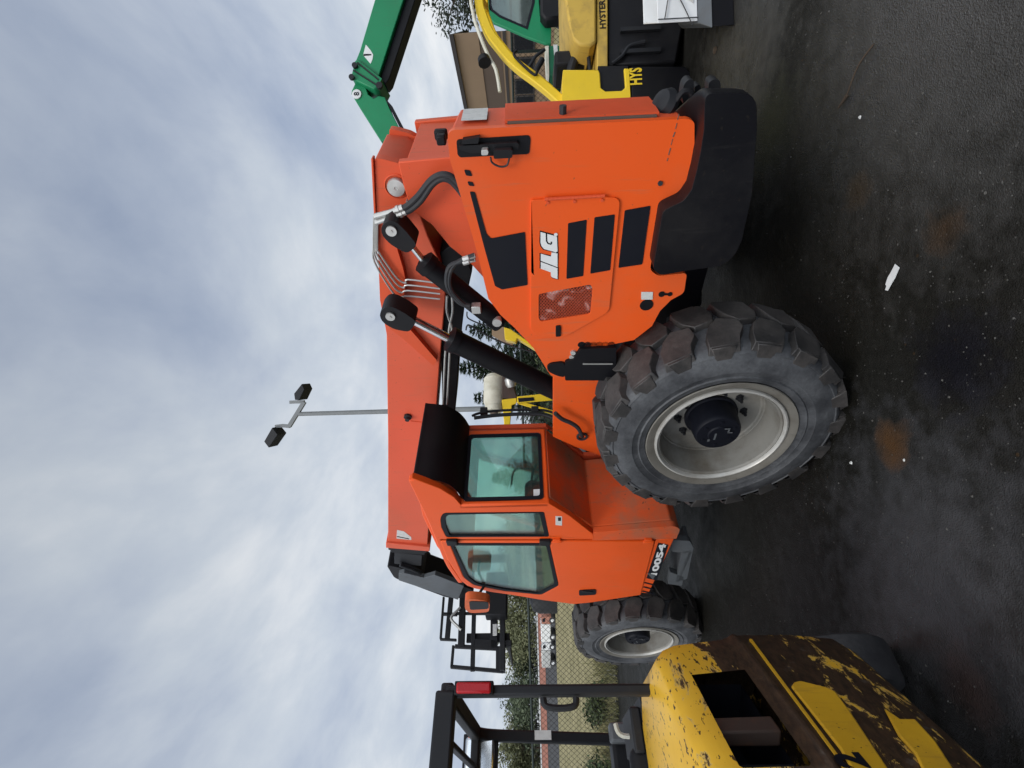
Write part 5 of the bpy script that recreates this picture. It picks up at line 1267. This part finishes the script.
for _ in range(800):
    if random.random() < .55: P = wz(random.uniform(760, 1024), random.uniform(0, 760), .001)
    else: P = Vector((random.uniform(-3, 4), random.uniform(1.3, 7), .001))
    r_ = random.choice((.0018, .0025, .003, .004, .006))*random.uniform(.6, 1.2); a0 = random.uniform(0, 6.28)
    q_ = [P+Vector((math.cos(a0+t)*r_*random.uniform(.5, 1.3), math.sin(a0+t)*r_*random.uniform(.5, 1.3), 0)) for t in (0, 1.6, 3.1, 4.7)]
    g.add(q_+[P+Vector((0, 0, r_*.8))], [(0, 1, 4), (1, 2, 4), (2, 3, 4), (3, 0, 4)])
M['grit'] = paint('pale_grit', (.085, .082, .075), .8, .6, (.06, .05, .04), 30)
tag(g.build('grit', 'grit', None, fix=False), 'pale grit scattered over the wet asphalt', 'grit', kind='stuff')
# litter
p = wz(893, 278); o = MB(); L = [(-.018, -.060), (.015, -.062), (.017, -.020), (.021, .005), (.016, .040), (.006, .044), (.004, .062), (-.013, .058), (-.016, .020), (-.020, -.01)]
o.plate(L, [], lambda q_, k: Vector((q_[0], q_[1], .003+.002*k+.006*abs(q_[0])*10*k)))
sc = o.build('paper_scrap', 'white', None); sc.location = (p.x, p.y, .003); sc.rotation_euler = (0, 0, .9); tag(sc, 'torn scrap of white paper lying on the wet asphalt', 'litter')
a, b = wz(876, 44), wz(847, 99); g = MB().tube(smooth_pts([a+Vector((0, 0, .01)), a.lerp(b, .45)+Vector((.02, .0, .02)), b+Vector((0, 0, .008))]), [.004]*13, 6)
d_ = (b-a).normalized(); g.tube([b-d_*.02+Vector((0, 0, .01)), b+d_*.05+Vector((.01, .01, .012))], [.009, .005], 6); tw_ = g.build('twig', 'bark', None); tag(tw_, 'thin dark twig lying on the asphalt at the right', 'twig')
for i, (x_, y_, s_) in enumerate(((852, 463, .012), (861, 117, .012), (716, 50, .035), (905, 460, .007))):
    p = wz(x_, y_); g = MB(); pts_ = [Vector((p.x+math.cos(t)*s_*random.uniform(.6, 1.2), p.y+math.sin(t)*s_*random.uniform(.6, 1.2), .004)) for t in [k*1.05 for k in range(6)]]
    g.loft([pts_, [q_.lerp(Vector((p.x, p.y, .004)), .4)+Vector((0, 0, s_*.5)) for q_ in pts_]])
    st2 = g.build('stone_chip', 'bark' if i == 2 else 'sticker', None); tag(st2, ('tiny pale chip on the asphalt just beyond the rear tyre', 'tiny pale chip near the end of the twig', 'dark clod lying near the black skid', 'tiny pale speck left of the orange stain')[i], 'stone')

# ------------------------------------------------------------------ one object per separate piece
def split_pieces(o, name=None):
    me = o.data; n_ = len(me.vertices); par = list(range(n_))
    def find(i):
        while par[i] != i: par[i] = par[par[i]]; i = par[i]
        return i
    for e_ in me.edges:
        a_, b_ = find(e_.vertices[0]), find(e_.vertices[1])
        if a_ != b_: par[a_] = b_
    isl = {}
    for i in range(n_): isl.setdefault(find(i), []).append(i)
    boxes = []
    for k, vs in isl.items():
        co = [me.vertices[i].co for i in vs]; boxes.append([[k], [min(c[j] for c in co)-.004 for j in range(3)], [max(c[j] for c in co)+.004 for j in range(3)]])
    ch = True
    while ch:
        ch = False
        for i in range(len(boxes)):
            for j in range(i+1, len(boxes)):
                A, B = boxes[i], boxes[j]
                if all(A[1][q] <= B[2][q] and B[1][q] <= A[2][q] for q in range(3)):
                    A[0] += B[0]; A[1] = [min(x, y) for x, y in zip(A[1], B[1])]; A[2] = [max(x, y) for x, y in zip(A[2], B[2])]; boxes.pop(j); ch = True; break
            if ch: break
    if len(boxes) < 2: return
    for bi, B in enumerate(boxes):
        keep = set(i for k in B[0] for i in isl[k]); idx = {v: i for i, v in enumerate(sorted(keep))}
        m2 = bpy.data.meshes.new(name or o.name.split('.')[0]); m2.from_pydata([tuple(me.vertices[v].co) for v in sorted(keep)], [], [[idx[v] for v in p.vertices] for p in me.polygons if p.vertices[0] in keep])
        m2.polygons.foreach_set('use_smooth', [True]*len(m2.polygons)); m2.set_sharp_from_angle(angle=R(35)); m2.materials.append(me.materials[0])
        if bi == 0: o.data = m2; continue
        c_ = o.copy(); c_.data = m2; col.objects.link(c_); c_.parent = o.parent
for o in list(bpy.data.objects):
    if o.type == 'MESH' and o.name.split('.')[0] in ('hose_fitting', 'axle', 'boom_hose', 'steel_pipe', 'under_pipe', 'nose_hose', 'fork', 'forks', 'cylinder_hose', 'thin_hose', 'bracket_bolt', 'front_linkage', 'rear_rail', 'runner', 'collar_bolts', 'beacon_bracket', 'mast', 'exhaust_pipe', 'step_bracket', 'cross_arm', 'box_wire', 'pivot_plate', 'boom_tower', 'bump_stop', 'body', 'seat', 'seat_hinge', 'dashboard', 'slot', 'cup_fan', 'step', 'stripe_decal', 'hub_marking', 'scratch'):
        split_pieces(o)

# ------------------------------------------------------------------ WORLD, SUN, CAMERA
SUN_EL, SUN_AZ = R(48), R(205)           # compass style: behind the camera, slightly to the left
w = bpy.data.worlds.new('World'); scene.world = w; w.use_nodes = True; nt = w.node_tree
bg = nt.nodes['Background']; bg.inputs['Strength'].default_value = .10
sky = nt.nodes.new('ShaderNodeTexSky'); sky.sky_type = 'NISHITA'; sky.sun_disc = False; sky.sun_elevation = SUN_EL; sky.sun_rotation = SUN_AZ
tc = nt.nodes.new('ShaderNodeTexCoord'); gen = tc.outputs['Generated']
sep = nt.nodes.new('ShaderNodeSeparateXYZ'); nt.links.new(gen, sep.inputs[0])
zc = mth(nt, 'ADD', mth(nt, 'MAXIMUM', sep.outputs['Z'], 0.0), .22)
cmb = nt.nodes.new('ShaderNodeCombineXYZ'); nt.links.new(mth(nt, 'DIVIDE', sep.outputs['X'], zc), cmb.inputs[0]); nt.links.new(mth(nt, 'DIVIDE', sep.outputs['Y'], zc), cmb.inputs[1])
mp = nt.nodes.new('ShaderNodeMapping'); mp.inputs['Scale'].default_value = (1.0, .62, 1); mp.inputs['Rotation'].default_value = (0, 0, R(-28)); mp.inputs['Location'].default_value = (0, 0, 0); nt.links.new(cmb.outputs[0], mp.inputs[0])
n1 = noise(nt, .8, 7, .52, mp.outputs[0], .35); n2 = noise(nt, 2.6, 8, .58, mp.outputs[0], .35)
s = mth(nt, 'ADD', mth(nt, 'MULTIPLY', n1.outputs[0], .76), mth(nt, 'MULTIPLY', n2.outputs[0], .24))
cl = ramp(nt, s, [(.36, (3.5, 4.2, 5.6)), (.43, (4.6, 5.25, 6.4)), (.49, (5.8, 6.4, 7.2)), (.54, (7.2, 7.6, 8.1)), (.61, (9.0, 9.1, 9.2))])
cov = ramp(nt, s, [(.30, .80), (.45, .97)])
skc = mixc(nt, cov.outputs[0], sky.outputs[0], cl.outputs[0])
# the cloud deck is brighter towards the hidden sun, behind the camera
back = nt.nodes.new('ShaderNodeMapRange'); back.interpolation_type = 'SMOOTHSTEP'; back.inputs[1].default_value = .15; back.inputs[2].default_value = -.9; back.inputs[3].default_value = 1.0; back.inputs[4].default_value = 2.3
nt.links.new(sep.outputs['Y'], back.inputs[0])
skc = mixc(nt, 1.0, skc, back.outputs[0], 'MULTIPLY')
skc = mixc(nt, 1.0, skc, ramp(nt, sep.outputs['Z'], [(.0, 1.06), (.35, 1.04), (.75, .84)]).outputs[0], 'MULTIPLY')
nt.links.new(skc, bg.inputs['Color'])
sl = bpy.data.lights.new('sun', 'SUN'); sl.energy = 1.5; sl.angle = R(22); sl.color = (1, .96, .90)
so = bpy.data.objects.new('sun', sl); col.objects.link(so)
sd = Vector((math.sin(SUN_AZ)*math.cos(SUN_EL), math.cos(SUN_AZ)*math.cos(SUN_EL), math.sin(SUN_EL)))
so.rotation_euler = (-sd).to_track_quat('-Z', 'Y').to_euler()
cd = bpy.data.cameras.new('camera'); cam = bpy.data.objects.new('camera', cd); col.objects.link(cam); scene.camera = cam
cd.sensor_width = 36; cd.lens = FPX/1024*36; cd.clip_end = 3000; cd.clip_start = .05
# phone held upright: picture x runs downwards in the world, picture y (up) runs to the right
X_, Y_, Z_ = -UPV, RGT, -FWD
cam.matrix_world = Matrix(((X_.x, Y_.x, Z_.x, EYE.x), (X_.y, Y_.y, Z_.y, EYE.y), (X_.z, Y_.z, Z_.z, EYE.z), (0, 0, 0, 1)))
scene.view_settings.view_transform = 'Standard'; scene.view_settings.look = 'None'; scene.view_settings.exposure = 0; scene.view_settings.gamma = 1
scene.cycles.max_bounces = 8; scene.cycles.transparent_max_bounces = 16; scene.cycles.use_denoising = True
